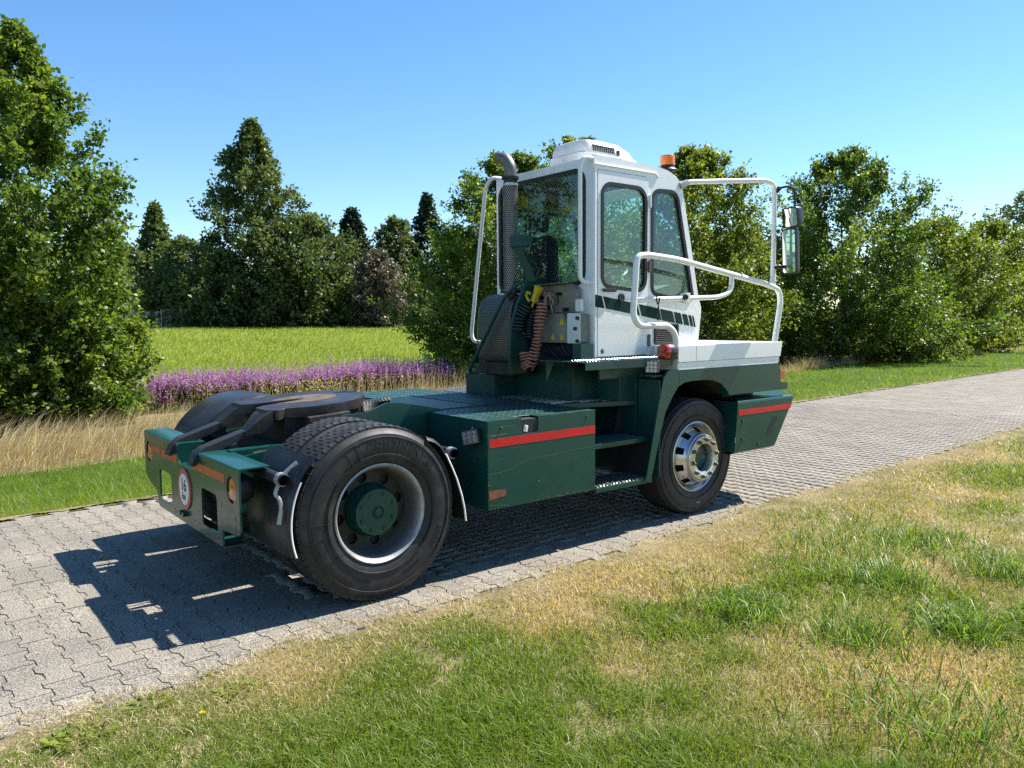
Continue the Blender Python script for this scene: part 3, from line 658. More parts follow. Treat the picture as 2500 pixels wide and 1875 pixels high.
make_wheel('inner_rear_wheel', (0, -0.915, 0.5225), 'rear', -1, True)
make_wheel('rear_wheel', (0, 1.245, 0.5225), 'rear', 1)
make_wheel('inner_rear_wheel', (0, 0.915, 0.5225), 'rear', 1, True)
make_wheel('front_wheel', (3.067, -1.131, 0.490), 'front', -1)
make_wheel('front_wheel', (3.067, 1.131, 0.490), 'front', 1)

# ---- mudguards
def guard(name, y0, y1, a0, a1, Rg, lip=0.03, n=28, flare=0.0):
    c = S(); L = []
    for i in range(n+1):
        t = R(a0+(a1-a0)*i/n); ct, st = math.cos(t), math.sin(t); f = 0
        ring = [(Rg-lip, y0), (Rg, y0+0.012), (Rg+0.006, y0+0.03), (Rg+0.006, y1-0.03), (Rg, y1-0.012), (Rg-lip, y1), (Rg-lip-0.004, y1-0.006), (Rg-0.006, y1-0.02), (Rg, y1-0.035), (Rg, y0+0.035), (Rg-0.006, y0+0.02), (Rg-lip-0.004, y0+0.006)]
        L.append([(r*ct, y, 0.5235+r*st) for r, y in ring])
    c.loft(L); return c.build(name, 'mudguard', T, ang=50)
guard('mudguard', 0.60, 1.25, 8, 170, 0.56)
# right rear section (upright flap) and right front section
def flap(name, pts, y0, y1, edge):
    c = S(); L = []
    th = 0.006
    P = np.array(pts); Tn = np.gradient(P, axis=0); Tn /= np.linalg.norm(Tn, axis=1)[:, None]; Nn = np.stack([-Tn[:, 1], Tn[:, 0]], 1)
    for p, nn in zip(P, Nn):
        q = p+nn*th; e = p-nn*edge
        L.append([(p[0], y1, p[1]), (p[0], y0+0.03, p[1]), (p[0]*0.5+e[0]*0.5, y0+0.006, p[1]*0.5+e[1]*0.5), (e[0], y0, e[1]), (e[0], y0-0.006, e[1]), (q[0], y0+0.02, q[1]), (q[0], y0+0.04, q[1]), (q[0], y1, q[1])])
    c.loft(L); o = c.build(name, 'mudguard', T, ang=50); return o, P, Nn
pts = [(0.605*math.cos(R(a))*(0.9+0.1*abs(math.cos(R(a)))), 0.5235+0.585*math.sin(R(a))) for a in np.linspace(139, 196, 16)]
pts = [(x*0.97, z) for x, z in pts]
mg, P_, N_ = flap('mudguard', [(x, z) for x, z in pts], YS-0.005, -0.66, -0.02)
tag(mg, 'upright rear section of the right mudguard with white edge')
c = S(); c.tube([(p[0]+0.030*1.0, YS-0.008, p[1]) for p in P_[4:]], 0.006, 6); c.build('white_edge', 'white_rail', mg)
ptf = [(0.33, 0.945), (0.385, 0.925), (0.43, 0.89), (0.475, 0.825), (0.515, 0.745), (0.555, 0.655), (0.59, 0.55), (0.61, 0.46), (0.62, 0.378)]
mg2, P2, N2 = flap('mudguard', ptf[::-1], YS-0.005, -0.66, -0.022)
tag(mg2, 'curved front section of the right mudguard hanging beside the box')
c = S(); c.tube([(p[0]-0.018, YS-0.008, p[1]) for p in P2[:-3]], 0.006, 6); c.build('white_edge', 'white_rail', mg2)
# support tubes with clamps
for (x, z, nm) in ((-0.585, 0.800, 'mudguard_stay'), (0.545, 0.815, 'mudguard_stay')):
    c = S(); y0 = -1.245 if x < 0 else -1.22
    c.lathe([(0.026, y0), (0.030, y0), (0.030, -0.55), (0.0, -0.55)], 'y', (x, 0, z), 20); c.lathe([(0.030, y0), (0.026, y0), (0.026, y0+0.1), (0, y0+0.1)], 'y', (x, 0, z), 20)
    st = c.build(nm, 'black_steel' if x < 0 else 'black_plastic', T)
    c = S(); c.lathe([(0.031, y0+0.02), (0.037, y0+0.02), (0.037, y0+0.06), (0.031, y0+0.06)], 'y', (x, 0, z), 20, True)
    if x < 0:
        c.tube([(x+0.02, y0+0.04, z+0.03), (x+0.045, y0+0.03, z+0.06), (x+0.085, y0+0.02, z+0.085)], [0.013, 0.009, 0.013], 8)
        c.tube([(x-0.02, y0+0.04, z-0.03), (x-0.045, y0+0.03, z-0.075), (x-0.02, y0+0.02, z-0.105), (x-0.015, y0+0.02, z-0.16), (x-0.03, y0+0.02, z-0.24)], [0.012, 0.010, 0.011, 0.010, 0.013], 8, fil=0.02)
    c.build('clamp_bracket', 'zinc', st)

# ---- side box (fuel and battery box) right and left
def tread_bumps(c, x0, x1, y0, y1, z, px, py, lx, ly, h, ang=None, stag=True):
    nx = int((x1-x0)/px); ny = int((y1-y0)/py)
    for i in range(nx):
        for j in range(ny):
            x = x0+(i+0.5+(0.5*(j % 2) if stag else 0))*px; y = y0+(j+0.5)*py
            if x > x1-px*0.4: continue
            a = (R(45) if (i+j) % 2 else R(-45)) if ang is None else ang
            ux, uy = math.cos(a)*lx, math.sin(a)*lx; wx, wy = -math.sin(a)*ly, math.cos(a)*ly
            c.add([(x-ux, y-uy, z), (x+wx, y+wy, z), (x+ux, y+uy, z), (x-wx, y-wy, z), (x-ux*0.3, y-uy*0.3, z+h), (x+ux*0.3, y+uy*0.3, z+h)], [(0, 1, 4), (1, 5, 4), (1, 2, 5), (2, 3, 5), (3, 4, 5), (3, 0, 4)])
for sg_ in (-1, 1):
    c = S(); ya, yb = (YS, -0.535) if sg_ < 0 else (0.535, 1.24); yo, yi = (ya, yb) if sg_ < 0 else (yb, ya)
    t = 0.006
    # front face plate with filler notch, rounded top edge
    face = [(0.789, 0.409), (1.764, 0.409), (1.764, 0.992), (1.219, 0.992), (1.219, 0.905), (1.205, 0.89), (1.085, 0.89), (1.071, 0.905), (1.071, 0.992), (0.789, 0.992)]
    if sg_ > 0: face = [(0.789, 0.409), (1.764, 0.409), (1.764, 0.992), (0.789, 0.992)]
    c.prism(face, 'y', yo, yo-sg_*t)
    c.box(0.789, 0.795, min(yo-sg_*t, yi), max(yo-sg_*t, yi), 0.409, 0.992); c.box(1.758, 1.764, min(yo-sg_*t, yi), max(yo-sg_*t, yi), 0.409, 0.992)
    c.box(0.795, 1.758, min(yo-sg_*t, yi), max(yo-sg_*t, yi), 0.409, 0.415)
    bx = c.build('side_box', 'green_paint', T, bevel=0.003)
    if sg_ < 0: PBOX = bx
    c = S(); ny = -1.15
    if sg_ < 0: c.prism([(0.785, ya+0.001), (1.071, ya+0.001), (1.071, ny), (1.219, ny), (1.219, ya+0.001), (1.768, ya+0.001), (1.768, yb), (0.785, yb)], 'z', 0.992, 1.0)
    else: c.box(0.785, 1.768, ya, yb, 0.992, 1.0)
    lid = c.build('lid', 'green_tread', bx, bevel=0.002)
    c = S(); tread_bumps(c, 0.82, 1.74, ya+0.03 if sg_ > 0 else ya+0.1, yb-0.03, 1.0, 0.05, 0.028, 0.018, 0.005, 0.003)
    tp = c.build('tread_pattern', 'green_tread', lid, smooth=False); tp['kind'] = 'stuff'
    if sg_ < 0:
        c = S(); c.box(1.065, 1.225, ya+0.007, -1.10, 0.84, 0.985); c.build('filler_recess', 'cab_dark', bx)
        c = S(); c.cyl((1.11, -1.20, 0.90), (1.12, -1.20, 0.945), 0.038, 16); c.cyl((1.12, -1.20, 0.945), (1.125, -1.20, 0.96), 0.03, 16); c.build('filler_cap', 'white_plastic', bx, bevel=0.004)
        c = S(); c.prism([(0.803, 0.823), (1.763, 0.829), (1.763, 0.885), (0.803, 0.879)], 'y', ya-0.0015, ya); c.build('reflective_tape', 'red_tape', bx)
        c = S(); c.prism(rpoly([(0.796, 0.475), (0.93, 0.492), (0.94, 0.515), (0.93, 0.533), (0.796, 0.540)], 0.012, 3), 'y', ya-0.0012, ya); c.build('rust_patch', 'copper_rust', bx)
        for pth in ([(1.0, 0.67), (1.09, 0.70), (1.2, 0.715), (1.4, 0.72)], [(0.80, 0.70), (0.88, 0.735), (0.93, 0.74)], [(0.98, 0.80), (1.07, 0.805)], [(1.25, 0.70), (1.45, 0.725), (1.76, 0.733)], [(0.80, 0.645), (1.0, 0.66)], [(1.53, 0.57), (1.532, 0.66)], [(1.06, 0.59), (1.075, 0.615)], [(0.81, 0.44), (0.95, 0.425)]):
            c = S(); q = [(x, z) for x, z in pth]; w = 0.0013
            c.prism([(x, z-w*(0.6+0.4*random.random())) for x, z in q]+[(x, z+w*random.random()) for x, z in q[::-1]], 'y', ya-0.0009, ya); c.build('scratch', 'scratch_line', bx, smooth=False)
        for x in (0.90, 1.68):
            c = S(); c.lathe([(0.011, 0.0), (0.011, -0.005), (0.006, -0.009), (0.0, -0.009)], 'y', (x, ya, 0.945 if x < 1 else 0.955), 8); c.build('bolt', 'green_paint', bx)
        # work lamp on the rear wall of the box
        c = S(); c.prism(rpoly(rect(-0.075, 0.075, -0.05, 0.05), 0.008, 2), 'x', -0.03, 0.0); 
        wl = c.build('work_lamp', 'black_plastic', T, bevel=0.003); wl.matrix_basis = Matrix.Translation((0.765, -1.11, 0.885))@Matrix.Rotation(R(-14), 4, 'X')@Matrix.Rotation(R(12), 4, 'Z')
        c = S(); c.prism(rect(-0.068, 0.068, -0.044, 0.044), 'x', -0.0325, -0.0301); c.build('lens', 'lamp_clear', wl)
        for i in range(3):
            for j in range(3):
                c = S(); c.cyl((-0.0325, -0.045+0.045*i, -0.028+0.028*j), (-0.036, -0.045+0.045*i, -0.028+0.028*j), 0.0125, 10); c.build('led', 'steel', wl)
        c = S(); c.tube([(0.0, 0, 0.05), (0.01, 0, 0.062), (0.022, 0, 0.05)], 0.006, 6); c.build('bracket', 'steel', wl)

c = S(); rr_ = random.Random(5)
for i in range(34):
    e_ = rr_.random(); x_, z_ = (0.795+0.96*rr_.random(), 0.413+0.012*rr_.random()) if e_ < 0.45 else ((0.793 if rr_.random() < 0.5 else 1.755), 0.42+0.55*rr_.random()) if e_ < 0.75 else (0.82+0.9*rr_.random(), 0.43+0.5*rr_.random()**2)
    s_ = 0.003+0.006*rr_.random(); q_ = [(x_+s_*(0.6+0.7*rr_.random())*math.cos(t_), z_+s_*0.7*(0.6+0.7*rr_.random())*math.sin(t_)) for t_ in np.linspace(0, 6.28, 8)[:-1]]; c.prism(q_, 'y', YS-0.0007, YS)
o = c.build('paint_chips', 'copper_rust', PBOX, smooth=False); o['kind'] = 'stuff'
for x_, z_ in ((3.56, 0.76), (3.56, 0.60), (3.80, 0.53)):
    c = S(); c.lathe([(0.014, 0.0), (0.014, -0.006), (0.008, -0.009), (0.0, -0.009)], 'y', (x_, -1.243, z_), 6); c.build('bolt', 'green_paint', T)
# ---- deck between boxes and cab
c = S(); c.prism([(0.62, -0.50), (0.62, 0.50), (1.25, 0.50), (1.25, -0.50)], 'z', 1.004, 1.012); c.build('deck_plate', 'green_paint', T, bevel=0.002)
c = S(); c.prism([(1.256, -0.505), (1.256, 0.515), (1.76, 0.515), (1.76, -0.505)], 'z', 1.004, 1.012)
dk = c.build('deck_plate', 'green_tread', T, bevel=0.002); c = S(); tread_bumps(c, 1.28, 1.74, -0.48, 0.49, 1.012, 0.05, 0.028, 0.018, 0.005, 0.003); o = c.build('tread_pattern', 'green_tread', dk, smooth=False); o['kind'] = 'stuff'
c = S(); c.prism([(1.775, -0.78), (2.46, -0.99), (2.46, 1.0), (1.775, 0.78)], 'z', 0.962, 1.0)
dk = c.build('deck_step', 'green_paint', T, bevel=0.003)
c = S()
for i in range(26):
    y = -0.93+0.075*i; c.box(1.80, 2.44, y-0.012, y+0.012, 1.0, 1.006) if y > -0.76 else c.box(2.0+(-0.76-y)*2.5, 2.44, y-0.012, y+0.012, 1.0, 1.006)
o = c.build('ribs', 'steel', dk); o['kind'] = 'stuff'
# hinge strap and tie between plates
c = S(); c.box(1.245, 1.262, -0.49, 0.49, 1.012, 1.016); c.cyl((1.3, -0.52, 1.016), (1.76, -0.52, 1.02), 0.006, 6); c.build('hinge_strip', 'black_steel', T)

# ---- bulkhead, steps
c = S(); c.box(2.46, 2.475, -1.0, 1.0, 0.38, 1.25); c.prism([(-1.0, 0.40), (-1.235, 0.40), (-1.235, 1.18), (-1.0, 1.18)], 'x', 2.475, 2.487)
c.box(2.05, 2.46, -0.70, 0.42, 1.0, 1.275)
c.box(1.80, 2.05, 0.02, 0.44, 1.0, 1.19); c.build('bulkhead', 'green_wall', T, bevel=0.006)
c = S(); c.box(2.3, 2.47, -0.97, -0.70, 1.0, 1.19); c.build('bulkhead', 'green_wall', T, bevel=0.006)
c = S(); c.box(1.774, 1.784, -1.20, -0.5, 0.40, 0.96); c.box(1.77, 2.46, -0.56, -0.55, 0.40, 0.96); c.build('step_well', 'green_wall', T)
for z, y0, x1 in ((0.405, -1.225, 2.40), (0.715, -1.15, 2.455)):
    c = S(); c.box(1.785, x1, y0, -0.62 if z > 0.5 else -0.9, z, z+0.008); c.box(1.785, x1, y0-0.004, y0, z-0.028, z+0.0085)
    st = c.build('step', 'green_paint', T, bevel=0.002)
    c = S()
    if z < 0.5:
        for i in range(12): c.box(1.81+i*0.048, 1.825+i*0.048, y0+0.012, -0.92, z+0.008, z+0.018)
    tread_bumps(c, 1.80, x1-0.02, y0+0.004, y0+0.28 if z > 0.5 else y0+0.05, z+0.008, 0.035, 0.03, 0.010, 0.010, 0.008, 0.0)
    o = c.build('tread_pattern', 'steel' if z < 0.5 else 'green_tread', st, smooth=False); o['kind'] = 'stuff'
# door platform (perforated grip plate)
c = S(); c.box(1.70, 2.665, -1.20, -0.70, 1.335, 1.345); c.box(1.70, 2.665, -1.205, -1.20, 1.285, 1.346); c.prism([(1.70, 1.335), (1.70, 1.18), (1.78, 1.335)], 'y', -0.78, -0.77); c.box(2.05, 2.66, -1.0, -0.98, 1.19, 1.335)
pf = c.build('door_platform', 'green_paint', T, bevel=0.002)
c = S(); tread_bumps(c, 1.72, 2.65, -1.195, -0.99, 1.345, 0.03, 0.026, 0.010, 0.010, 0.009, 0.0); o = c.build('grip_teeth', 'steel', pf, smooth=False); o['kind'] = 'stuff'
c = S(); c.box(2.46, 2.67, -1.18, -0.46, 1.19, 1.198); ss = c.build('upper_step', 'green_wall', T); c = S(); tread_bumps(c, 2.47, 2.66, -1.17, -0.9, 1.198, 0.03, 0.03, 0.01, 0.01, 0.008, 0.0); o = c.build('grip_teeth', 'steel', ss, smooth=False); o['kind'] = 'stuff'

# ---- front fenders
arch = [(3.372, 1.0), (3.34, 1.04), (3.252, 1.106), (3.19, 1.13), (3.13, 1.143), (3.0, 1.15), (2.862, 1.15), (2.772, 1.141), (2.695, 1.113), (2.62, 1.032), (2.541, 0.918), (2.495, 0.788), (2.45, 0.644), (2.399, 0.467), (2.362, 0.384)]
fp = [(2.30, 0.400), (2.322, 0.421), (2.397, 0.72), (2.456, 0.96), (2.517, 1.194), (2.56, 1.235), (2.64, 1.25), (2.70, 1.250), (2.70, 1.242), (4.113, 1.238), (4.14, 1.072), (4.259, 1.057), (4.254, 1.0)]+arch
for sg_ in (-1, 1):
    y = sg_*1.24
    c = S(); c.prism(fp, 'y', y, y-sg_*0.012)
    # inward return of the arch and of the rear edge
    for a, b in zip(arch[:-1], arch[1:]):
        c.add([(a[0], y, a[1]), (b[0], y, b[1]), (b[0], y-sg_*0.07, b[1]+0.003), (a[0], y-sg_*0.07, a[1]+0.003)], [(0, 1, 2, 3)])
    re = [(2.322, 0.421), (2.397, 0.72), (2.456, 0.96), (2.517, 1.194), (2.56, 1.235), (2.70, 1.250)]
    for a, b in zip(re[:-1], re[1:]):
        c.add([(a[0], y, a[1]), (b[0], y, b[1]), (b[0]+0.04, y-sg_*0.05, b[1]), (a[0]+0.04, y-sg_*0.05, a[1])], [(0, 1, 2, 3)])
    fe = c.build('fender', 'green_paint', T, ang=30)
    c = S(); c.box(2.703, 2.707, y-0.0006*1, y+0.0006, 1.115, 1.235); c.build('seam', 'ink', fe)
    c = S(); yb = y-sg_*0.45; c.prism([(a, b+0.004) for a, b in arch]+[(2.36, 0.60), (2.48, 1.22), (4.08, 1.22), (4.08, 1.03)], 'y', y-sg_*0.40, y-sg_*0.41)
    L = [[(a[0], y-sg_*0.02, a[1]+0.006), (a[0], y-sg_*0.40, a[1]+0.006)] for a in arch]; c.loft(L, caps=False, closed=False)
    c.build('wheel_arch_liner', 'cab_dark', fe, smooth=False)
c = S(); c.box(4.05, 4.11, -1.22, 1.22, 1.0, 1.235); c.box(2.7, 4.1, -1.22, 1.22, 1.225, 1.234); c.build('front_crossmember', 'green_paint', T)
# white front tray
c = S()
side = [(2.69, 1.243), (4.10, 1.241), (4.126, 1.303), (4.156, 1.44), (2.69, 1.438)]
for sg_ in (-1, 1):
    y = sg_*1.236; c.prism([(2.69, 1.306), (4.127, 1.306), (4.156, 1.44), (2.69, 1.438)], 'y', y-sg_*-0.006, y-sg_*0.03); c.prism([(2.69, 1.243), (4.10, 1.243), (4.12, 1.304), (2.69, 1.304)], 'y', y, y-sg_*0.03)
c.prism([(4.126, 1.306), (4.156, 1.44), (4.128, 1.44), (4.10, 1.306)], 'y', -1.205, 1.205); c.prism([(4.10, 1.243), (4.12, 1.304), (4.09, 1.304), (4.07, 1.243)], 'y', -1.205, 1.205)
c.box(2.69, 2.715, -1.205, -0.98, 1.243, 1.437); c.box(2.72, 4.10, -1.205, 1.205, 1.385, 1.40)
tray = c.build('front_tray', 'white_paint', T, bevel=0.004)
c = S(); c.box(2.915, 2.918, -1.2427, -1.2415, 1.31, 1.436); c.build('seam', 'grey_panel', tray)
# bumper
def plan(xf, xr, yo, z, ch, cx): return [(xr, -yo, z), (xf, -yo, z), (xf+cx, -yo+ch, z), (xf+cx, yo-ch, z), (xf, yo, z), (xr, yo, z)]
c = S()
lo = [plan(4.30, 3.50, 1.222, 0.944, 0.29, 0.29), plan(4.345, 3.492, 1.238, 0.935, 0.29, 0.29), plan(4.366, 3.492, 1.242, 0.915, 0.29, 0.29), plan(4.065, 3.452, 1.242, 0.49, 0.26, 0.26), plan(4.03, 3.452, 1.20, 0.47, 0.26, 0.26)]
n = 6
V = [p for l_ in lo for p in l_]; F = []
for a in range(len(lo)-1):
    for i in range(n-1): F.append((a*n+i, a*n+i+1, (a+1)*n+i+1, (a+1)*n+i))
F.append((0, 1, 2, 3, 4, 5)); o_ = len(lo)*n
for sg_ in (-1, 1):
    V += [(3.492, sg_*1.24, 0.93), (3.452, sg_*1.24, 0.49), (3.452, sg_*1.0, 0.49), (3.492, sg_*1.0, 0.93)]; F.append((len(V)-4, len(V)-3, len(V)-2, len(V)-1))
V += [(3.452, -1.20, 0.47), (3.452, 1.20, 0.47), (4.03, -1.20, 0.47), (4.03, 1.20, 0.47)]; F.append((len(V)-4, len(V)-2, len(V)-1, len(V)-3))
c.add(V, F); bmp = c.build('bumper', 'green_paint', T, bevel=0.012, bseg=3, ang=50)
c = S(); c.prism([(3.505, 0.813), (4.300, 0.813), (4.328, 0.859), (3.508, 0.859)], 'y', -1.2445, -1.2425); c.build('reflective_tape', 'red_tape', bmp)
c = S(); c.prism([(4.031, 0.762), (4.103, 0.760), (3.994, 0.614), (3.924, 0.616)], 'y', -1.2440, -1.2422); c.build('handle_slot', 'cab_dark', bmp)
c = S(); c.box(3.62, 4.1, -0.98, 0.98, 0.90, 0.996); c.build('bumper_mount', 'cab_dark', T); c = S(); c.box(3.60, 3.98, -1.15, -0.55, 0.9445, 0.946); c.build('opening_shade', 'ink', bmp)  # thin black sheet on the bumper top paints the shade in its opening
c = S(); c.prism(rpoly([(4.14, 1.095), (4.215, 1.095), (4.222, 1.175), (4.14, 1.175)], 0.012, 3), 'y', -1.235, -1.15); tsg = c.build('turn_signal', 'lens_orange', T, bevel=0.004)
c = S(); c.prism([(4.105, 1.09), (4.14, 1.09), (4.14, 1.185), (4.112, 1.185)], 'y', -1.238, -1.147); c.build('signal_base', 'black_plastic', tsg)

# ---- cab
YR, YL = -0.975, 0.235
sidep = [(2.01, 1.36), (2.01, 2.872), (2.022, 2.888), (2.72, 2.884), (2.86, 2.868), (2.96, 2.835), (3.035, 2.775), (3.095, 2.56), (3.275, 1.84), (3.312, 1.755), (3.314, 1.715), (3.27, 1.40), (3.25, 1.36)]
doorO = rpoly([(2.046, 1.362), (2.620, 1.362), (2.620, 2.790), (2.046, 2.790)], [0.004, 0.004, 0.03, 0.02], 3)
fwin = rpoly([(2.672, 1.862), (3.200, 1.800), (2.968, 2.700), (2.668, 2.690)], [0.07, 0.05, 0.09, 0.09], 5)
dwin = rpoly([(2.095, 1.912), (2.585, 1.878), (2.585, 2.690), (2.095, 2.690)], [0.08, 0.09, 0.10, 0.09], 5)
def off(poly, d):
    P = np.array(poly); cx = P.mean(0); A = np.roll(P, 1, 0); B = np.roll(P, -1, 0); t = B-A; t /= np.linalg.norm(t, axis=1)[:, None]; nn = np.stack([t[:, 1], -t[:, 0]], 1)
    sgn_ = 1 if np.sum((P-cx)*nn) > 0 else -1; return [tuple(p) for p in P+nn*d*sgn_]
c = S()
c.prism(sidep, 'y', YR, YR+0.035, [doorO, fwin])
lwin = rpoly([(2.10, 1.90), (3.10, 1.82), (2.94, 2.62), (2.10, 2.62)], 0.08, 5)
c.prism(sidep, 'y', YL-0.035, YL, [lwin])
rwin = rpoly([(-0.865, 1.945), (0.180, 1.90), (0.180, 2.795), (-0.865, 2.795)], [0.08, 0.08, 0.09, 0.09], 5)
c.prism([(YR+0.035, 1.36), (YL-0.035, 1.36), (YL-0.035, 2.872), (YR+0.035, 2.872)], 'x', 2.01, 2.045, [rwin])
# roof skin follows the profile; front lower panel
top = sidep[1:7]
L = [[(x, YR+0.035, z-0.001), (x, YL-0.035, z-0.001), (x-0.01, YL-0.035, z-0.05), (x-0.01, YR+0.035, z-0.05)] for x, z in top[1:]]
c.loft(L)
c.prism([(3.275, 1.84), (3.312, 1.755), (3.314, 1.715), (3.27, 1.40), (3.25, 1.36), (3.22, 1.36), (3.28, 1.72), (3.245, 1.84)], 'y', YR+0.035, YL-0.035)
for a, b in ((YR+0.035, YR+0.08), (YL-0.08, YL-0.035)): c.prism([(3.034, 2.775), (3.275, 1.84), (3.245, 1.84), (3.0, 2.775)], 'y', a, b)
c.box(2.045, 3.22, YR+0.035, YL-0.035, 1.36, 1.39)
cab = c.build('cab_shell', 'white_paint', T, ang=40)
# gutter / roof edge trims and rear corner post
c = S(); c.tube([(2.02, YR-0.006, 2.826), (2.70, YR-0.006, 2.826), (2.74, YR-0.004, 2.80)], 0.007, 6); c.build('rain_gutter', 'white_paint', cab)
c = S(); c.box(2.016, 2.036, YR-0.006, YR, 1.365, 2.80); c.build('corner_trim', 'white_paint', cab, bevel=0.002)
c = S(); c.prism([(3.032, 2.765), (3.27, 1.85), (3.262, 1.85), (3.024, 2.765)], 'y', YR+0.08, YL-0.08); c.build('windscreen', 'glass_side', cab, smooth=False)
c = S(); c.prism(off(fwin, 0.002), 'y', YR+0.012, YR+0.017); c.build('window_glass', 'glass_side', cab, smooth=False)
c = S(); c.prism(off(fwin, 0.018), 'y', YR-0.008, YR+0.022, [off(fwin, -0.012)]); c.build('window_seal', 'seal_rubber', cab)
c = S(); c.prism(off(lwin, 0.002), 'y', YL-0.017, YL-0.012); c.build('window_glass', 'glass_rear', cab, smooth=False)
c = S(); c.prism(off(lwin, 0.018), 'y', YL-0.042, YL+0.008, [off(lwin, -0.012)]); c.build('window_seal', 'seal_rubber', cab)
c = S(); c.prism(off(rwin, 0.002), 'x', 2.025, 2.03); c.build('window_glass', 'glass_rear', cab, smooth=False)
c = S(); c.prism(off(rwin, 0.022), 'x', 2.002, 2.05, [off(rwin, -0.010)]); c.build('window_seal', 'seal_rubber', cab)
# door
c = S(); dO = off(doorO, -0.005); hole = circ(2.10, 1.405, 0.022, 16)
c.prism(dO, 'y', YR-0.005, YR+0.03, [dwin, hole]); door = c.build('door', 'white_paint', T)
tag(door, 'white cab door with tall rounded window and green stripe')
c = S(); c.prism(off(dwin, 0.002), 'y', YR+0.008, YR+0.013); c.build('window_glass', 'glass_side', door, smooth=False)
c = S(); c.prism(off(dwin, 0.016), 'y', YR-0.013, YR+0.018, [off(dwin, -0.012)]); c.build('window_seal', 'seal_rubber', door)
c = S(); c.prism(rpoly(rect(2.095, 2.235, 1.866, 1.892), 0.01, 3), 'y', YR-0.028, YR-0.012); c.box(2.10, 2.135, YR-0.012, YR-0.004, 1.868, 1.89); c.build('handle', 'black_plastic', door, bevel=0.003)
c = S(); c.lathe([(0.036, 0.0), (0.036, -0.008), (0.026, -0.012), (0.02, -0.010), (0.0, -0.012)], 'y', (2.305, YR-0.005, 1.822), 20); c.build('lock', 'black_plastic', door)
c = S(); c.cyl((2.10, YR+0.024, 1.405), (2.10, YR+0.03, 1.405), 0.027, 16); c.build('hole_shade', 'ink', door)  # black disc behind the door hole paints the shade inside it
for z in (2.60, 2.08, 1.48):
    c = S(); c.cyl((2.634, YR-0.010, z-0.05), (2.634, YR-0.010, z+0.05), 0.011, 8); c.box(2.61, 2.655, YR-0.006, YR-0.003, z-0.04, z+0.04); c.build('hinge', 'white_rail' if z > 2.5 else 'exhaust', door)
# stripe
sz = lambda x: 1.844-0.1415*(x-2.02)
for a, b in ((2.018, 2.088), (2.105, 2.490), (2.512, 2.757), (2.776, 2.925), (2.950, 3.03), (3.058, 3.115), (3.142, 3.17), (3.192, 3.203)):
    sh = 0.032
    if a < 2.05: q = [(a, sz(a)-0.095), (b+sh, sz(b)-0.095), (b, sz(b)), (a, sz(a))]
    else: q = [(a+sh, sz(a)-0.095), (b+sh, sz(b)-0.095), (b, sz(b)), (a, sz(a))]
    y0 = YR-0.0075; c = S(); c.prism(q, 'y', y0, YR+0.001); c.build('stripe_decal', 'decal_green', cab, smooth=False)
# grille
c = S(); c.prism(rpoly(rect(2.700, 3.000, 1.440, 1.612), 0.02, 3), 'y', YR-0.016, YR-0.001, [rect(2.72, 2.98, 1.458, 1.596)]); gr = c.build('vent_grille', 'black_plastic', T, bevel=0.002)
c = S(); c.box(2.715, 2.985, YR-0.003, YR-0.0008, 1.455, 1.60); c.build('backing', 'ink', gr)
for i in range(8):
    z = 1.466+i*0.0165; c = S(); c.prism([(YR-0.014, z), (YR-0.003, z+0.008), (YR-0.003, z+0.011), (YR-0.014, z+0.004)], 'x', 2.722, 2.978); c.build('slat', 'black_plastic', gr, smooth=False)
# roof unit (air conditioner)
c = S()
x0, x1, y0, y1 = 2.26, 2.93, -0.60, -0.14
def rl(x0, x1, y0, y1, z, r=0.09): return [(a, b, z) for a, b in rpoly(rect(x0, x1, y0, y1), r, 4)]
c.loft([rl(x0+0.02, x1, y0+0.02, y1-0.02, 2.884), rl(x0, x1+0.01, y0, y1, 2.90), rl(x0, x1+0.01, y0, y1, 3.015), rl(x0+0.012, x1-0.01, y0+0.012, y1-0.012, 3.02), rl(x0+0.014, x1-0.06, y0+0.014, y1-0.014, 3.07), rl(x0+0.03, x1-0.18, y0+0.03, y1-0.03, 3.12), rl(x0+0.07, x1-0.25, y0+0.07, y1-0.07, 3.135)])
ac = c.build('roof_cooler', 'white_plastic', T, ang=50)
for i in range(12):
    x = x0+0.12+0.022*i; c = S(); c.prism([(x, 3.035), (x+0.01, 3.035), (x+0.006, 3.085), (x-0.004, 3.085)], 'y', y0+0.008, y0+0.03); c.build('vent_slot', 'ink', ac, smooth=False)
for i in range(16):
    x = x0+0.10+0.022*i; c = S(); c.prism([(x, 2.975), (x+0.009, 2.975), (x+0.009, 3.0), (x, 3.0)], 'y', y0-0.002, y0+0.01); c.build('vent_slot', 'grey_panel', ac, smooth=False)
c = S(); c.box(x0+0.25, x1-0.30, y0+0.10, y1-0.10, 3.133, 3.15); c.build('cap', 'white_plastic', ac, bevel=0.012)
c = S(); c.box(x0+0.40, x0+0.43, y0+0.006, y0+0.03, 3.03, 3.07); c.build('latch', 'black_plastic', ac)
c = S(); c.tube([(2.62, -0.62, 2.93), (2.70, -0.80, 2.905), (2.78, -0.92, 2.885), (2.80, -0.955, 2.875), (2.86, -0.955, 2.87), (2.95, -0.93, 2.86)], 0.011, 8, fil=0.06); c.build('roof_cable', 'hose_black', T)
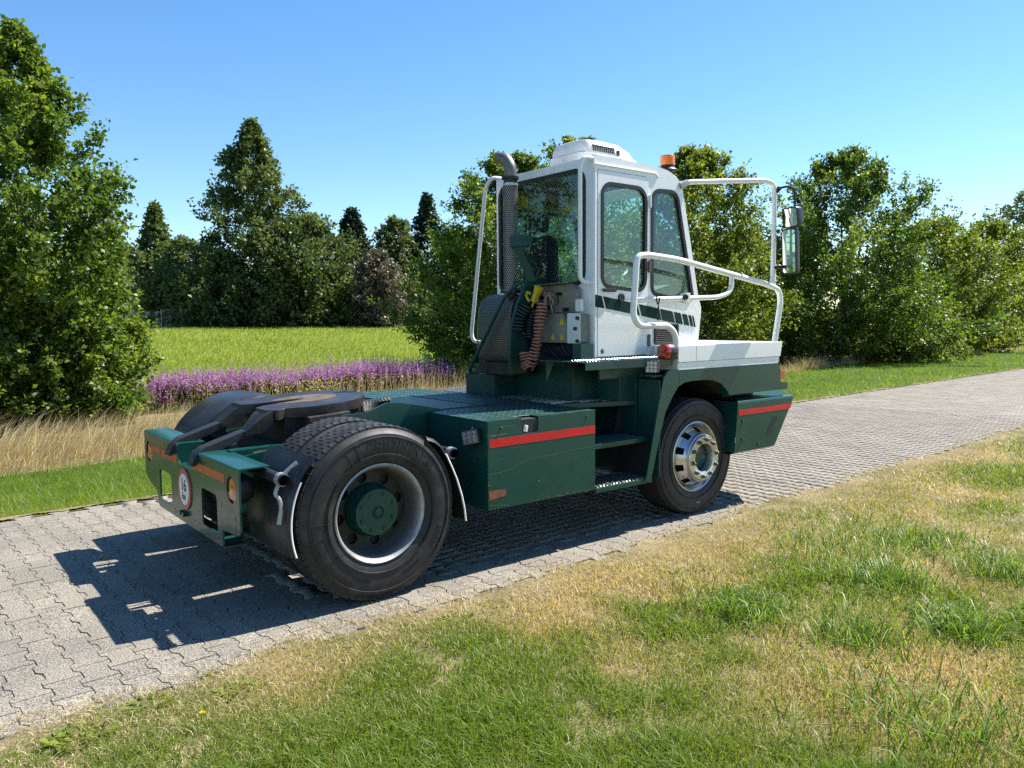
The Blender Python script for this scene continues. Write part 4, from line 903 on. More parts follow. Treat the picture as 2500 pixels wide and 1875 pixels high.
# beacon
c = S(); c.prism([(2.90, 2.815), (3.0, 2.79), (3.0, 2.80), (2.91, 2.825)], 'y', -0.93, -0.83); c.tube([(2.985, -0.88, 2.81), (3.0, -0.88, 2.86), (2.965, -0.88, 2.885)], 0.010, 6); c.lathe([(0.0, 0.0), (0.075, 0.0), (0.083, 0.012), (0.076, 0.02), (0.06, 0.03), (0.058, 0.05), (0.0, 0.05)], 'z', (2.965, -0.88, 2.885), 24)
bc = c.build('beacon', 'black_plastic', T)
c = S(); c.lathe([(0.054, 0.0), (0.059, 0.004), (0.060, 0.072), (0.055, 0.082), (0.0, 0.085)], 'z', (2.965, -0.88, 2.934), 28)
for i in range(4): c.lathe([(0.059, 0.012+0.016*i), (0.0615, 0.018+0.016*i), (0.059, 0.024+0.016*i)], 'z', (2.965, -0.88, 2.934), 28)
c.build('amber_dome', 'lens_amber', bc)
# grab rails at the cab's rear corners
c = S(); c.tube([(2.03, -0.955, 2.866), (1.93, -0.945, 2.868), (1.905, -0.935, 2.80), (1.905, -0.935, 1.97), (1.93, -0.945, 1.935), (2.03, -0.955, 1.935)], 0.017, 12, fil=0.055); c.build('grab_rail', 'white_rail', T)
c = S(); c.tube([(2.03, 0.20, 2.885), (1.93, 0.19, 2.885), (1.905, 0.255, 2.81), (1.905, 0.49, 1.54), (1.91, 0.47, 1.465), (1.97, 0.36, 1.45)], 0.017, 12, fil=0.055); c.build('grab_rail', 'white_rail', T)
c = S(); c.box(2.000, 2.009, -0.99, -0.78, 2.79, 2.90); 
# front platform rail
y = -1.215
c = S(); c.tube([(2.690, y, 1.36), (2.692, y, 1.52), (2.60, y, 1.602), (2.25, y, 1.602), (2.188, y, 1.68), (2.225, y, 2.125), (2.33, y, 2.142), (2.70, y, 2.122), (3.94, y, 1.955), (4.125, y, 1.91), (4.152, y, 1.80), (4.062, y, 1.41)], 0.025, 14, fil=0.13); fr_ = c.build('front_rail', 'white_rail', T)
c = S(); c.tube([(3.415, y, 2.02), (3.405, y, 1.88), (3.24, y, 1.832), (2.42, y+0.01, 1.805), (2.36, y+0.13, 1.80)], 0.0205, 12, fil=0.13); c.build('lower_branch', 'white_rail', fr_)
c = S(); c.box(2.775, 2.83, y-0.03, y+0.03, 1.78, 1.86); c.build('clamp', 'white_rail', fr_, bevel=0.004); c = S(); c.cyl((2.765, y-0.035, 1.825), (2.775, y-0.015, 1.825), 0.022, 10); c.build('clamp_knob', 'black_plastic', fr_)
c = S(); c.tube([(2.43, y-0.025, 1.83), (2.42, y-0.027, 1.79), (2.445, y-0.027, 1.76), (2.46, y-0.025, 1.82)], 0.006, 6, fil=0.02); c.tube([(2.445, y-0.027, 1.76), (2.425, y-0.028, 1.66), (2.44, y-0.028, 1.64), (2.455, y-0.028, 1.67), (2.447, y-0.027, 1.75)], 0.005, 6, fil=0.015); c.build('strap', 'hose_black', fr_)
c = S(); c.tube([(3.02, -0.97, 2.775), (3.12, -1.0, 2.80), (3.88, -1.215, 2.862), (4.015, -1.215, 2.845), (4.025, -1.215, 2.70), (4.022, -1.215, 1.99)], 0.0215, 12, fil=0.10); mb = c.build('mirror_bar', 'white_rail', T)
c = S(); c.prism([(3.965, 1.93), (4.06, 1.93), (4.065, 2.05), (4.005, 2.05)], 'y', y-0.006, y+0.006); c.build('bar_gusset', 'white_rail', mb)
for z in (1.985, 2.03):
    c = S(); c.cyl((4.052, y-0.02, z), (4.052, y+0.02, z), 0.009, 6); c.build('bolt', 'steel', mb)
c = S(); c.cyl((3.01, -0.975, 2.76), (3.08, -1.0, 2.79), 0.028, 10); c.build('bar_socket', 'steel', mb)
# mirrors
def mirror(name, x, yc, zc, w, h, d, rz, rx):
    c = S(); c.loft([[(0.0, a, b) for a, b in rpoly(rect(-w/2, w/2, -h/2, h/2), 0.03, 4)], [(-0.012, a, b) for a, b in rpoly(rect(-w/2, w/2, -h/2, h/2), 0.03, 4)]][::-1]+[[(d*0.6, a, b) for a, b in rpoly(rect(-w/2+0.008, w/2-0.008, -h/2+0.008, h/2-0.008), 0.03, 4)], [(d, a*0.8, b*0.8) for a, b in rpoly(rect(-w/2+0.02, w/2-0.02, -h/2+0.02, h/2-0.02), 0.03, 4)]])
    o = c.build(name, 'black_plastic', T, ang=45); o.matrix_basis = Matrix.Translation((x, yc, zc))@Matrix.Rotation(rz, 4, 'Z')@Matrix.Rotation(rx, 4, 'Y')
    c = S(); c.prism(rpoly(rect(-w/2+0.013, w/2-0.013, -h/2+0.013, h/2-0.013), 0.02, 4), 'x', -0.0145, -0.0118); c.build('mirror_glass', 'mirror_glass', o, smooth=False); return o
mirror('mirror', 4.10, -1.335, 2.545, 0.185, 0.18, 0.09, R(-13), R(-9)); mirror('mirror', 4.08, -1.345, 2.245, 0.165, 0.40, 0.06, R(-11), R(-3))
c = S(); c.tube([(4.03, -1.22, 2.80), (4.09, -1.30, 2.82), (4.13, -1.345, 2.80), (4.15, -1.345, 2.60), (4.14, -1.345, 2.30)], 0.010, 8, fil=0.03); c.cyl((4.03, -1.22, 2.775), (4.05, -1.25, 2.81), 0.022, 10); c.build('mirror_arm', 'black_plastic', mb)
c = S(); c.tube([(4.02, -1.22, 2.105), (4.08, -1.30, 2.11), (4.11, -1.33, 2.12)], 0.016, 8); c.build('mirror_arm', 'black_plastic', mb)
# lamps on the platform
c = S(); c.lathe([(0.0, 0.10), (0.052, 0.10), (0.062, 0.08), (0.065, 0.02), (0.061, 0.0)], 'x', (2.56, -1.215, 1.395), 28); c.box(2.63, 2.70, -1.235, -1.17, 1.335, 1.44); tl = c.build('marker_lamp', 'black_plastic', T)
c = S(); c.lathe([(0.062, 0.004), (0.060, -0.03), (0.048, -0.042), (0.0, -0.048)], 'x', (2.56, -1.215, 1.395), 28); c.build('lens', 'lens_red', tl)
c = S(); c.prism([(-1.255, 1.365), (-1.175, 1.365), (-1.17, 1.385), (-1.26, 1.385)], 'x', 2.514, 2.52); c.build('lens', 'lens_orange', tl)
c = S(); c.prism(rpoly(rect(-0.052, 0.052, -0.048, 0.048), 0.008, 2), 'x', -0.02, 0.02); wl = c.build('work_lamp', 'black_plastic', T, bevel=0.003); wl.matrix_basis = Matrix.Translation((2.40, -1.225, 1.285))@Matrix.Rotation(R(25), 4, 'Z')
c = S(); c.prism(rect(-0.047, 0.047, -0.043, 0.043), 'x', -0.0225, -0.0201); c.build('lens', 'lamp_clear', wl)
for i in range(3):
    for j in range(3):
        c = S(); c.cyl((-0.0225, -0.031+0.031*i, -0.029+0.029*j), (-0.026, -0.031+0.031*i, -0.029+0.029*j), 0.0125, 10); c.build('led', 'steel', wl)
c = S(); c.box(2.42, 2.46, -1.21, -1.17, 1.26, 1.30); c.build('lamp_bracket', 'black_plastic', T)

# ---- cab interior
c = S(); c.loft([rl(2.14, 2.62, -0.44, 0.06, 1.80, 0.06), rl(2.12, 2.64, -0.45, 0.07, 1.86, 0.06), rl(2.14, 2.62, -0.43, 0.05, 1.92, 0.06)]); c.box(2.2, 2.55, -0.36, -0.02, 1.40, 1.80)
seat = c.build('driver_seat', 'seat_cloth', T, ang=50)
def rx(x, y0, y1, z0, z1, r): return [(x, a, b) for a, b in rpoly(rect(y0, y1, z0, z1), r, 4)]
c = S(); c.loft([rx(2.10, -0.34, -0.02, 1.86, 2.33, 0.06), rx(2.14, -0.38, 0.02, 1.84, 2.36, 0.08), rx(2.20, -0.36, 0.0, 1.86, 2.34, 0.08)]); c.build('backrest', 'seat_cloth', seat, ang=50)
c = S(); c.loft([rx(2.10, -0.27, -0.09, 2.40, 2.53, 0.05), rx(2.14, -0.29, -0.07, 2.38, 2.55, 0.06), rx(2.18, -0.27, -0.09, 2.40, 2.53, 0.05)]); c.build('headrest', 'seat_cloth', seat, ang=50)
c = S(); c.cyl((2.14, -0.21, 2.30), (2.14, -0.21, 2.42), 0.008, 8); c.cyl((2.14, -0.15, 2.30), (2.14, -0.15, 2.42), 0.008, 8); c.build('headrest_post', 'steel', seat)
c = S(); c.prism([(2.95, 1.39), (3.26, 1.60), (3.26, 1.84), (3.05, 1.95), (2.86, 1.90), (2.90, 1.6)], 'y', YR+0.05, YL-0.05); dash = c.build('dashboard', 'cab_lining', T, bevel=0.02)
c = S(); c.lathe([(0.19, 0.0), (0.203, 0.012), (0.19, 0.024), (0.177, 0.012)], 'z', (0, 0, 0), 36, True); c.box(-0.19, 0.19, -0.012, 0.012, 0.004, 0.018); c.cyl((0, 0, 0.01), (0, 0, -0.25), 0.025, 10); c.cyl((0, 0, -0.01), (0, 0, 0.03), 0.05, 14)
sw = c.build('steering_wheel', 'black_plastic', T); sw.matrix_basis = Matrix.Translation((2.86, -0.28, 2.02))@Matrix.Rotation(R(-28), 4, 'Y')
c = S(); c.tube([(2.95, -0.93, 2.76), (2.82, -0.90, 2.70), (2.80, -0.88, 2.60), (2.80, -0.88, 1.95)], 0.017, 8, fil=0.1); c.build('inner_grab_rail', 'cab_dark', T)
c = S(); c.box(2.05, 2.98, YR+0.04, YL-0.04, 2.80, 2.825); c.build('headliner', 'cab_dark', T)
c = S(); c.box(2.06, 2.95, YL-0.055, YL-0.038, 2.635, 2.79); st = c.build('warning_strip', 'sticker_strip', T)
for i, x in enumerate((2.28, 2.42, 2.55, 2.68, 2.80, 2.90)):
    yy = YL-0.0565; c = S()
    if i == 0: c.prism(rect(x-0.04, x+0.04, 2.66, 2.75), 'y', yy, yy+0.001); o = c.build('pictogram', 'yellow', st, smooth=False); continue
    if i in (1, 2, 3): c.prism(circ(x, 2.705, 0.045, 20), 'y', yy, yy+0.001, [circ(x, 2.705, 0.037, 20)]); c.prism([(x-0.03, 2.68), (x-0.024, 2.674), (x+0.03, 2.73), (x+0.024, 2.736)], 'y', yy, yy+0.001); c.prism(circ(x, 2.70, 0.015, 10), 'y', yy-0.0005, yy+0.0005)
    else: c.prism([(x-0.045, 2.665), (x+0.045, 2.665), (x, 2.745)], 'y', yy, yy+0.001)
    c.build('pictogram', 'ink' if i < 4 else 'yellow', st, smooth=False)
c = S(); c.tube([(2.35, YL-0.045, 2.6), (2.35, YL-0.045, 1.92)], 0.014, 6); c.build('window_bar', 'cab_dark', cab)
c = S(); c.tube([(3.20, -0.78, 1.88), (3.10, -0.70, 2.25)], 0.007, 6); c.tube([(3.13, -0.60, 2.0), (3.06, -0.75, 2.42)], 0.006, 6); c.build('wiper', 'black_plastic', T)

# ---- equipment behind the cab
def uv_sheet(name, P, UV, mat, parent, thick=0.0):
    """P grid (a,b,3), UV grid in metres"""
    a, b = P.shape[:2]; me = bpy.data.meshes.new(name); F = [(i*b+j, i*b+j+1, (i+1)*b+j+1, (i+1)*b+j) for i in range(a-1) for j in range(b-1)]
    me.from_pydata(P.reshape(-1, 3).tolist(), [], F); uvl = me.uv_layers.new(name='UVMap'); fu = UV.reshape(-1, 2)
    for lp in me.loops: uvl.data[lp.index].uv = fu[lp.vertex_index]
    me.materials.append(M[mat]); me.polygons.foreach_set('use_smooth', [True]*len(me.polygons)); me.update(); return link(bpy.data.objects.new(name, me), parent)
# silencer drum with perforated cover
prof = [(1.99, 1.875), (1.90, 1.872), (1.835, 1.855), (1.785, 1.815), (1.755, 1.74), (1.74, 1.62), (1.735, 1.48), (1.74, 1.38), (1.755, 1.33), (1.79, 1.30), (1.84, 1.29)]
pr = np.array(prof); dl = np.concatenate([[0], np.cumsum(np.linalg.norm(np.diff(pr, axis=0), axis=1))])
ys = np.linspace(-0.275, 0.165, 3); P = np.zeros((len(prof), 3, 3)); UV = np.zeros((len(prof), 3, 2))
for i, (x, z) in enumerate(prof):
    for j, yv in enumerate(ys): P[i, j] = (x, yv, z); UV[i, j] = (yv+10, dl[i]+10)
ms = uv_sheet('silencer_cover', P, UV, 'perf_drum', T)
c = S(); c.prism([(a+0.022, b-0.004) for a, b in prof]+[(2.0, 1.31)], 'y', -0.26, 0.15); c.build('silencer_body', 'pipe_dark', ms, ang=50)
for yv in (-0.275, 0.165):
    c = S(); c.tube([(x, yv, z) for x, z in prof], 0.005, 6); c.build('cover_edge', 'exhaust', ms)
c = S(); c.box(1.77, 2.0, -0.27, 0.20, 1.20, 1.30); c.build('silencer_bracket', 'black_plastic', ms)
# stack with perforated shield
SX, SY = 1.80, -0.225
th = np.linspace(0, 2*math.pi, 33); zz = np.array([1.90, 2.3, 2.74]); P = np.zeros((33, 3, 3)); UV = np.zeros((33, 3, 2))
for i, t in enumerate(th):
    for j, z in enumerate(zz): P[i, j] = (SX+0.061*math.cos(t), SY+0.061*math.sin(t), z); UV[i, j] = (0.061*t+10, z+10)
sh_ = uv_sheet('stack_shield', P, UV, 'perf_shield', T)
c = S(); c.lathe([(0.063, 0.0), (0.063, 0.02), (0.057, 0.02)], 'z', (SX, SY, 2.74), 24); c.build('shield_band', 'steel', sh_); c = S(); c.lathe([(0.063, 0.0), (0.063, 0.02)], 'z', (SX, SY, 1.88), 24); c.build('shield_band', 'steel', sh_)
c = S(); c.tube([(SX, SY, 2.745), (SX, SY, 2.78), (SX, SY, 2.90), (SX-0.005, SY+0.055, 2.965), (SX-0.01, SY+0.14, 2.985)], 0.05, 16, fil=0.09, seg=8, cap=False); c.tube([(SX-0.005, SY+0.10, 2.972), (SX-0.01, SY+0.141, 2.9855)], 0.044, 16); sk = c.build('exhaust_stack', 'exhaust', T); c = S(); c.cyl((SX, SY, 1.84), (SX, SY, 2.746), 0.048, 16); c.build('inner_pipe', 'pipe_dark', sk)
c = S(); c.lathe([(0.052, 0), (0.072, 0.0), (0.072, 0.018), (0.052, 0.018)], 'z', (SX, SY, 2.795), 20, True); c.lathe([(0.05, 0), (0.056, 0.0), (0.056, 0.05), (0.05, 0.05)], 'z', (SX, SY, 2.755), 20, True); c.lathe([(0.05, 0), (0.09, 0.0), (0.09, 0.02), (0.05, 0.02)], 'z', (SX, SY, 1.875), 20, True); c.build('clamp_ring', 'black_plastic', sk)
# green post with brace and bent tube
c = S(); cur = [(1.70, 1.22), (1.685, 1.40), (1.695, 1.60), (1.74, 1.80), (1.80, 1.99)]
yc_ = [-0.315, -0.315, -0.325, -0.36, -0.42]
L = [[(x, yv, z), (x+0.16, yv-0.02, z), (x+0.16, yv-0.04, z), (x, yv-0.035, z)] for (x, z), yv in zip(cur, yc_)]; c.loft(L)
L = [[(1.79, -0.44, 1.96), (1.79, -0.55, 1.96), (1.80, -0.55, 1.96), (1.80, -0.44, 1.96)], [(1.755, -0.30, 2.26), (1.755, -0.42, 2.22), (1.765, -0.42, 2.22), (1.765, -0.30, 2.26)], [(1.755, -0.215, 2.33), (1.755, -0.41, 2.33), (1.765, -0.41, 2.33), (1.765, -0.215, 2.33)]]; c.loft(L)
c.box(1.74, 1.86, -0.42, -0.29, 2.24, 2.33)
post = c.build('support_post', 'green_wall', T, bevel=0.003)
c = S(); c.tube([(1.80, -0.44, 1.97), (1.765, -0.36, 1.95), (1.72, -0.24, 1.85), (1.66, 0.16, 1.26), (1.67, 0.20, 1.20), (1.82, 0.05, 1.235)], 0.0155, 10, fil=0.07); c.build('guard_tube', 'green_wall', T)
# valve boxes
c = S(); c.prism(rpoly(rect(-0.945, -0.40, 1.472, 1.700), 0.02, 3), 'x', 1.90, 1.985); vb = c.build('electric_box', 'grey_panel', T, bevel=0.006)
c = S(); c.prism(rpoly(rect(-0.946, -0.80, 1.47, 1.703), 0.014, 3), 'x', 1.893, 1.8995); c.build('cover', 'white_plastic', vb, bevel=0.003)
for y_, z_ in ((-0.90, 1.585), (-0.925, 1.49), (-0.925, 1.665)):
    c = S(); c.cyl((1.893, y_, z_), (1.875, y_, z_), 0.014, 8); c.build('knob', 'black_plastic', vb)
for y_, z_, s_ in ((-0.735, 1.64, 0.055), (-0.735, 1.52, 0.05), (-0.63, 1.52, 0.05)):
    c = S(); c.prism([(y_-s_*0.55, z_-s_*0.5), (y_+s_*0.55, z_-s_*0.5), (y_, z_+s_*0.6)], 'x', 1.8965, 1.8995); c.build('warning_triangle', 'yellow', vb, smooth=False)
c = S(); c.prism([(-0.83, 1.71), (-0.34, 1.71), (-0.34, 1.92), (-0.80, 1.93), (-0.86, 1.88)], 'x', 1.94, 1.985); c.prism([(-0.34, 1.925), (-0.80, 1.935), (-0.80, 1.94), (-0.34, 1.93)], 'x', 1.84, 1.95); vp = c.build('valve_panel', 'grey_panel', T, bevel=0.003)
for i in range(14):
    y_ = -0.40-0.4*random.random(); z_ = 1.73+0.15*random.random(); c = S(); c.cyl((1.94, y_, z_), (1.89+0.02*random.random(), y_, z_), 0.012+0.012*random.random(), 8); c.tube([(1.90, y_, z_), (1.88, y_-0.03, z_-0.03), (1.90, y_-0.05*random.random(), z_-0.08)], 0.006, 6, fil=0.02); c.build('fitting', 'zinc' if i % 3 else 'black_plastic', vp)
c = S(); c.prism(rpoly(rect(-0.945, -0.885, 1.715, 1.81), 0.012, 3), 'x', 1.90, 1.93); c.build('switch_plate', 'white_plastic', vp, bevel=0.003)
c = S(); c.box(1.86, 1.99, -0.99, -0.90, 1.345, 1.47); c.build('box_bracket', 'green_wall', T)
c = S(); c.box(1.95, 2.005, -0.80, 0.15, 1.28, 1.475); c.build('dark_panel', 'cab_dark', T)  # dark panel added over the white cab wall, standing for dark machinery
for i in range(7):
    yy = -0.45-0.05*i; c = S(); c.tube([(1.93, yy, 1.47), (1.90, yy-0.03, 1.40+0.01*i), (1.92, yy-0.10, 1.36), (2.0, yy-0.16, 1.34)], 0.007+0.003*(i % 3), 6, fil=0.04); c.build('cable', 'hose_black', T)
# coiled air lines
def coil(name, mat, path, turns, rad, tr, n=None, flat=1.0, parent=None):
    P = np.array(path, float); k = turns*14; s_ = np.linspace(0, 1, k); d_ = np.concatenate([[0], np.cumsum(np.linalg.norm(np.diff(P, axis=0), axis=1))]); d_ /= d_[-1]
    Cn = np.stack([np.interp(s_, d_, P[:, i]) for i in range(3)], 1); Tn = np.gradient(Cn, axis=0); Tn /= np.linalg.norm(Tn, axis=1)[:, None]
    a = np.cross(Tn, [1.0, 0.15, 0.0]); a /= np.linalg.norm(a, axis=1)[:, None]; b = np.cross(Tn, a); ph = 2*np.pi*turns*s_
    rr = rad*(1+0.15*np.sin(9*s_)); Q = Cn+(a*np.cos(ph)[:, None]+b*np.sin(ph)[:, None]*flat)*rr[:, None]
    c = S(); c.tube(Q, tr, 6); return c.build(name, mat, parent or T, ang=80)
coil('coiled_air_hose', 'hose_pink', [(1.84, -0.66, 1.86), (1.81, -0.61, 1.77)], 1, 0.01, 0.008)
coil('coiled_air_hose', 'hose_pink', [(1.81, -0.61, 1.78), (1.78, -0.60, 1.62), (1.77, -0.58, 1.46), (1.75, -0.55, 1.34), (1.74, -0.52, 1.28)], 19, 0.036, 0.0075)
coil('coiled_air_hose', 'hose_pink', [(1.74, -0.51, 1.27), (1.73, -0.49, 1.33), (1.74, -0.48, 1.40)], 6, 0.04, 0.0075)
coil('coiled_power_cable', 'hose_black', [(1.80, -0.44, 1.76), (1.76, -0.40, 1.68), (1.75, -0.38, 1.56)], 8, 0.05, 0.010)
coil('coiled_power_cable', 'hose_black', [(1.82, -0.50, 1.72), (1.80, -0.47, 1.62), (1.79, -0.47, 1.50)], 10, 0.028, 0.009)
c = S(); L = [rl(-0.022, 0.022, -0.022, 0.022, 0.0, 0.006), rl(-0.02, 0.02, -0.02, 0.02, 0.06, 0.006), rl(-0.028, 0.028, -0.028, 0.028, 0.13, 0.006)]; c.loft(L); c.cyl((0, 0, -0.05), (0, 0, 0), 0.009, 8); ct = c.build('coupling_handle', 'yellow', T, bevel=0.003); ct.matrix_basis = Matrix.Translation((1.80, -0.515, 1.80))@Matrix.Rotation(R(28), 4, 'X')
c = S(); c.tube([(1.80, -0.48, 1.86), (1.79, -0.44, 1.88), (1.80, -0.42, 1.84), (1.81, -0.45, 1.80)], 0.012, 8, fil=0.03); c.build('brass_elbow', 'yellow', T)
# ================================================================== vegetation
def leaf_mat(name, lo, mid, hi, rough=0.42, trans=0.35, spec=0.5):
    m = bpy.data.materials.new(name); m.use_nodes = True; n = m.node_tree.nodes; l = m.node_tree.links; b = n['Principled BSDF']
    at = n.new('ShaderNodeAttribute'); at.attribute_name = 'tone'
    c_ = _ramp(n, l, at.outputs['Fac'], [(0.0, lo), (0.5, mid), (1.0, hi)])
    l.new(c_, b.inputs['Base Color']); b.inputs['Roughness'].default_value = rough; b.inputs['Specular IOR Level'].default_value = spec
    tr = n.new('ShaderNodeBsdfTranslucent'); mm = n.new('ShaderNodeMix'); mm.data_type = 'RGBA'; mm.blend_type = 'MULTIPLY'; mm.inputs[0].default_value = 1; l.new(c_, mm.inputs[6]); mm.inputs[7].default_value = (1.5, 1.45, 0.75, 1); l.new(mm.outputs[2], tr.inputs[0])
    mx = n.new('ShaderNodeMixShader'); mx.inputs[0].default_value = trans; l.new(b.outputs[0], mx.inputs[1]); l.new(tr.outputs[0], mx.inputs[2]); l.new(mx.outputs[0], n['Material Output'].inputs[0])
    MATS[name] = m; return m
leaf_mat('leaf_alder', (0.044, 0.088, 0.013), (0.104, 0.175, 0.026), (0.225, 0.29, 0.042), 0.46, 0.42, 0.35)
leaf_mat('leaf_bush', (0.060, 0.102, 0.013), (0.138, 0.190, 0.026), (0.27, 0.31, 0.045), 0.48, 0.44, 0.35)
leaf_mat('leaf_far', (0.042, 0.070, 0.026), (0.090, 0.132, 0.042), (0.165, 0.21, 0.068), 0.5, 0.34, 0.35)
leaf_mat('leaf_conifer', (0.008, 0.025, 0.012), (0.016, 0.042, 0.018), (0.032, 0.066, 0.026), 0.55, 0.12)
leaf_mat('leaf_purple', (0.066, 0.055, 0.046), (0.135, 0.115, 0.09), (0.205, 0.18, 0.14), 0.5, 0.25)
leaf_mat('grass', (0.150, 0.225, 0.024), (0.30, 0.29, 0.08), (0.52, 0.395, 0.24), 0.5, 0.42, 0.4)
leaf_mat('grass_lush', (0.080, 0.17, 0.010), (0.195, 0.290, 0.022), (0.38, 0.40, 0.10), 0.45, 0.46, 0.4)
leaf_mat('grass_meadow', (0.12, 0.19, 0.016), (0.25, 0.305, 0.036), (0.43, 0.43, 0.12), 0.5, 0.45, 0.35)
leaf_mat('straw', (0.24, 0.19, 0.10), (0.50, 0.40, 0.235), (0.68, 0.58, 0.38), 0.5, 0.30, 0.4)
leaf_mat('flower_purple', (0.14, 0.060, 0.21), (0.31, 0.145, 0.39), (0.50, 0.29, 0.54), 0.6, 0.35, 0.2)
leaf_mat('flower_yellow', (0.35, 0.30, 0.01), (0.55, 0.45, 0.01), (0.70, 0.58, 0.03), 0.6, 0.3, 0.2)

def unit(v): return v/np.maximum(np.linalg.norm(v, axis=-1, keepdims=True), 1e-9)
def leaves_geo(C_, A, N_, L, W):
    """diamond leaf folded along its midrib"""
    A = unit(A); B = unit(np.cross(A, N_)); Nn = np.cross(B, A); L = L[:, None]; W = W[:, None]
    mid = C_+A*L*0.48
    return np.stack([C_, mid+B*W+Nn*W*0.35, C_+A*L-Nn*L*0.12, mid-B*W+Nn*W*0.35], 1).reshape(-1, 3)
def tree(name, label, loc, H, Rad, prof, seed, nprim, ntwig, nleaf, leaf, mat, up=0.5, t0=0.05, stems=1, group=None, spread=0.35, trunk_r=None, sq=1.0, cat='tree', droop=0.0, zoff=0.0, rag=0.45):
    r = np.random.default_rng(seed); E_ = empty(name, loc); tag(E_, label, cat, group)
    te = t0+(1.0-t0)*((np.arange(nprim)+r.random(nprim))/nprim)**1.25
    az = np.arange(nprim)*2.39996+r.normal(0, 0.5, nprim)
    # lumps: uneven outline
    lump = 1-rag*0.5+rag*(0.5+0.5*np.sin(az*3+seed)*np.cos(te*11+seed*1.7))*r.uniform(0.5, 1.1, nprim)
    Lb = Rad*np.interp(te, *zip(*prof))*lump
    Hd = np.stack([np.cos(az), np.sin(az)*sq], 1)
    end = np.concatenate([Hd*Lb[:, None], (te*H)[:, None]], 1)
    rise = np.minimum(Lb*up, te*H*0.8)
    sx = r.normal(0, 0.12*Rad*(stems > 1), (nprim, 2))*np.clip(1-te, 0, 1)[:, None]
    st = np.concatenate([sx, (te*H-rise)[:, None]], 1); ctl = st*0.45+end*0.55; ctl[:, 2] -= rise*(0.25-droop)
    # twigs
    s_ = r.uniform(0.18, 1.0, (nprim, ntwig))**0.75
    q = s_[..., None]; Pt = (1-q)**2*st[:, None]+2*q*(1-q)*ctl[:, None]+q*q*end[:, None]
    bd = unit(2*(1-q)*(ctl-st)[:, None]+2*q*(end-ctl)[:, None])
    td = unit(bd*0.7+unit(r.normal(0, 1, Pt.shape))*0.85+np.array([0, 0, 0.18-droop*0.6]))
    tl = (0.35+0.65*r.random((nprim, ntwig)))*spread*Rad*np.clip(0.35+np.interp(te, *zip(*prof)), 0.3, 1)[:, None]
    u = r.random((nprim, ntwig, nleaf))**0.8
    C_ = Pt[:, :, None]+td[:, :, None]*(u*tl[..., None])[..., None]+r.normal(0, leaf*0.45, (nprim, ntwig, nleaf, 3))
    A = unit(td[:, :, None]*0.6+r.normal(0, 0.75, C_.shape)); Nn = unit(r.normal(0, 0.75, C_.shape)+np.array([0, 0, 0.8]))
    sh = (nprim, ntwig, nleaf)
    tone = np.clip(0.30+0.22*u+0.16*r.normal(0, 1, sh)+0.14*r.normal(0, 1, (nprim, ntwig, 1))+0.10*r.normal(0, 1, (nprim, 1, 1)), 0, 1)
    n_ = np.prod(sh); C_ = C_.reshape(-1, 3); L = leaf*r.uniform(0.55, 1.35, n_); keep = C_[:, 2] > 0.02
    V = leaves_geo(C_[keep], A.reshape(-1, 3)[keep], Nn.reshape(-1, 3)[keep], L[keep], (L*r.uniform(0.30, 0.42, n_))[keep])
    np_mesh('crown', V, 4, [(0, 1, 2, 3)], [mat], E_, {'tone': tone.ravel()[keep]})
    c = S(); tr_ = trunk_r or 0.018*H
    for k_ in range(stems):
        ox, oy = (r.normal(0, (0.02 if k_ == 0 else 0.14)*Rad, 2) if stems > 1 else (0, 0)); lean = r.normal(0, 0.008*H if k_ == 0 else 0.03*H, 2)
        P = [(ox*0.4+lean[0]*t*t+ox*0.6*t+0.02*H*math.sin(5*t+k_), oy*0.4+lean[1]*t*t+oy*0.6*t, -0.12+t*(H*(0.90 if k_ == 0 else 0.66)+0.1)) for t in np.linspace(0, 1, 9)] if stems > 1 else [(0.012*H*math.sin(7*t+seed)*t, 0.012*H*math.cos(6*t+seed)*t, -0.12+t*(H*0.97+0.1)) for t in np.linspace(0, 1, 9)]
        c.tube(P, [tr_*(1-0.93*t) for t in np.linspace(0, 1, 9)], 7)
    for i in range(0, nprim, max(1, nprim//70)):
        rb = tr_*0.30*(1-0.6*te[i]); c.tube([st[i], ctl[i], end[i]], [rb, rb*0.65, rb*0.15], 4, cap=False)
    c.build('trunk', 'bark', E_, ang=80)
    return E_
cone = [(0, 0.75), (0.12, 1.0), (0.3, 0.92), (0.5, 0.72), (0.7, 0.50), (0.88, 0.24), (1.0, 0.05)]
oval = [(0, 0.98), (0.15, 1.02), (0.4, 1.0), (0.65, 0.86), (0.82, 0.62), (0.93, 0.36), (1.0, 0.10)]
dome = [(0, 0.96), (0.2, 1.0), (0.5, 0.98), (0.75, 0.78), (0.9, 0.48), (1.0, 0.12)]
spire = [(0, 0.55), (0.1, 0.95), (0.25, 1.0), (0.45, 0.80), (0.6, 0.62), (0.75, 0.40), (0.9, 0.17), (1.0, 0.02)]
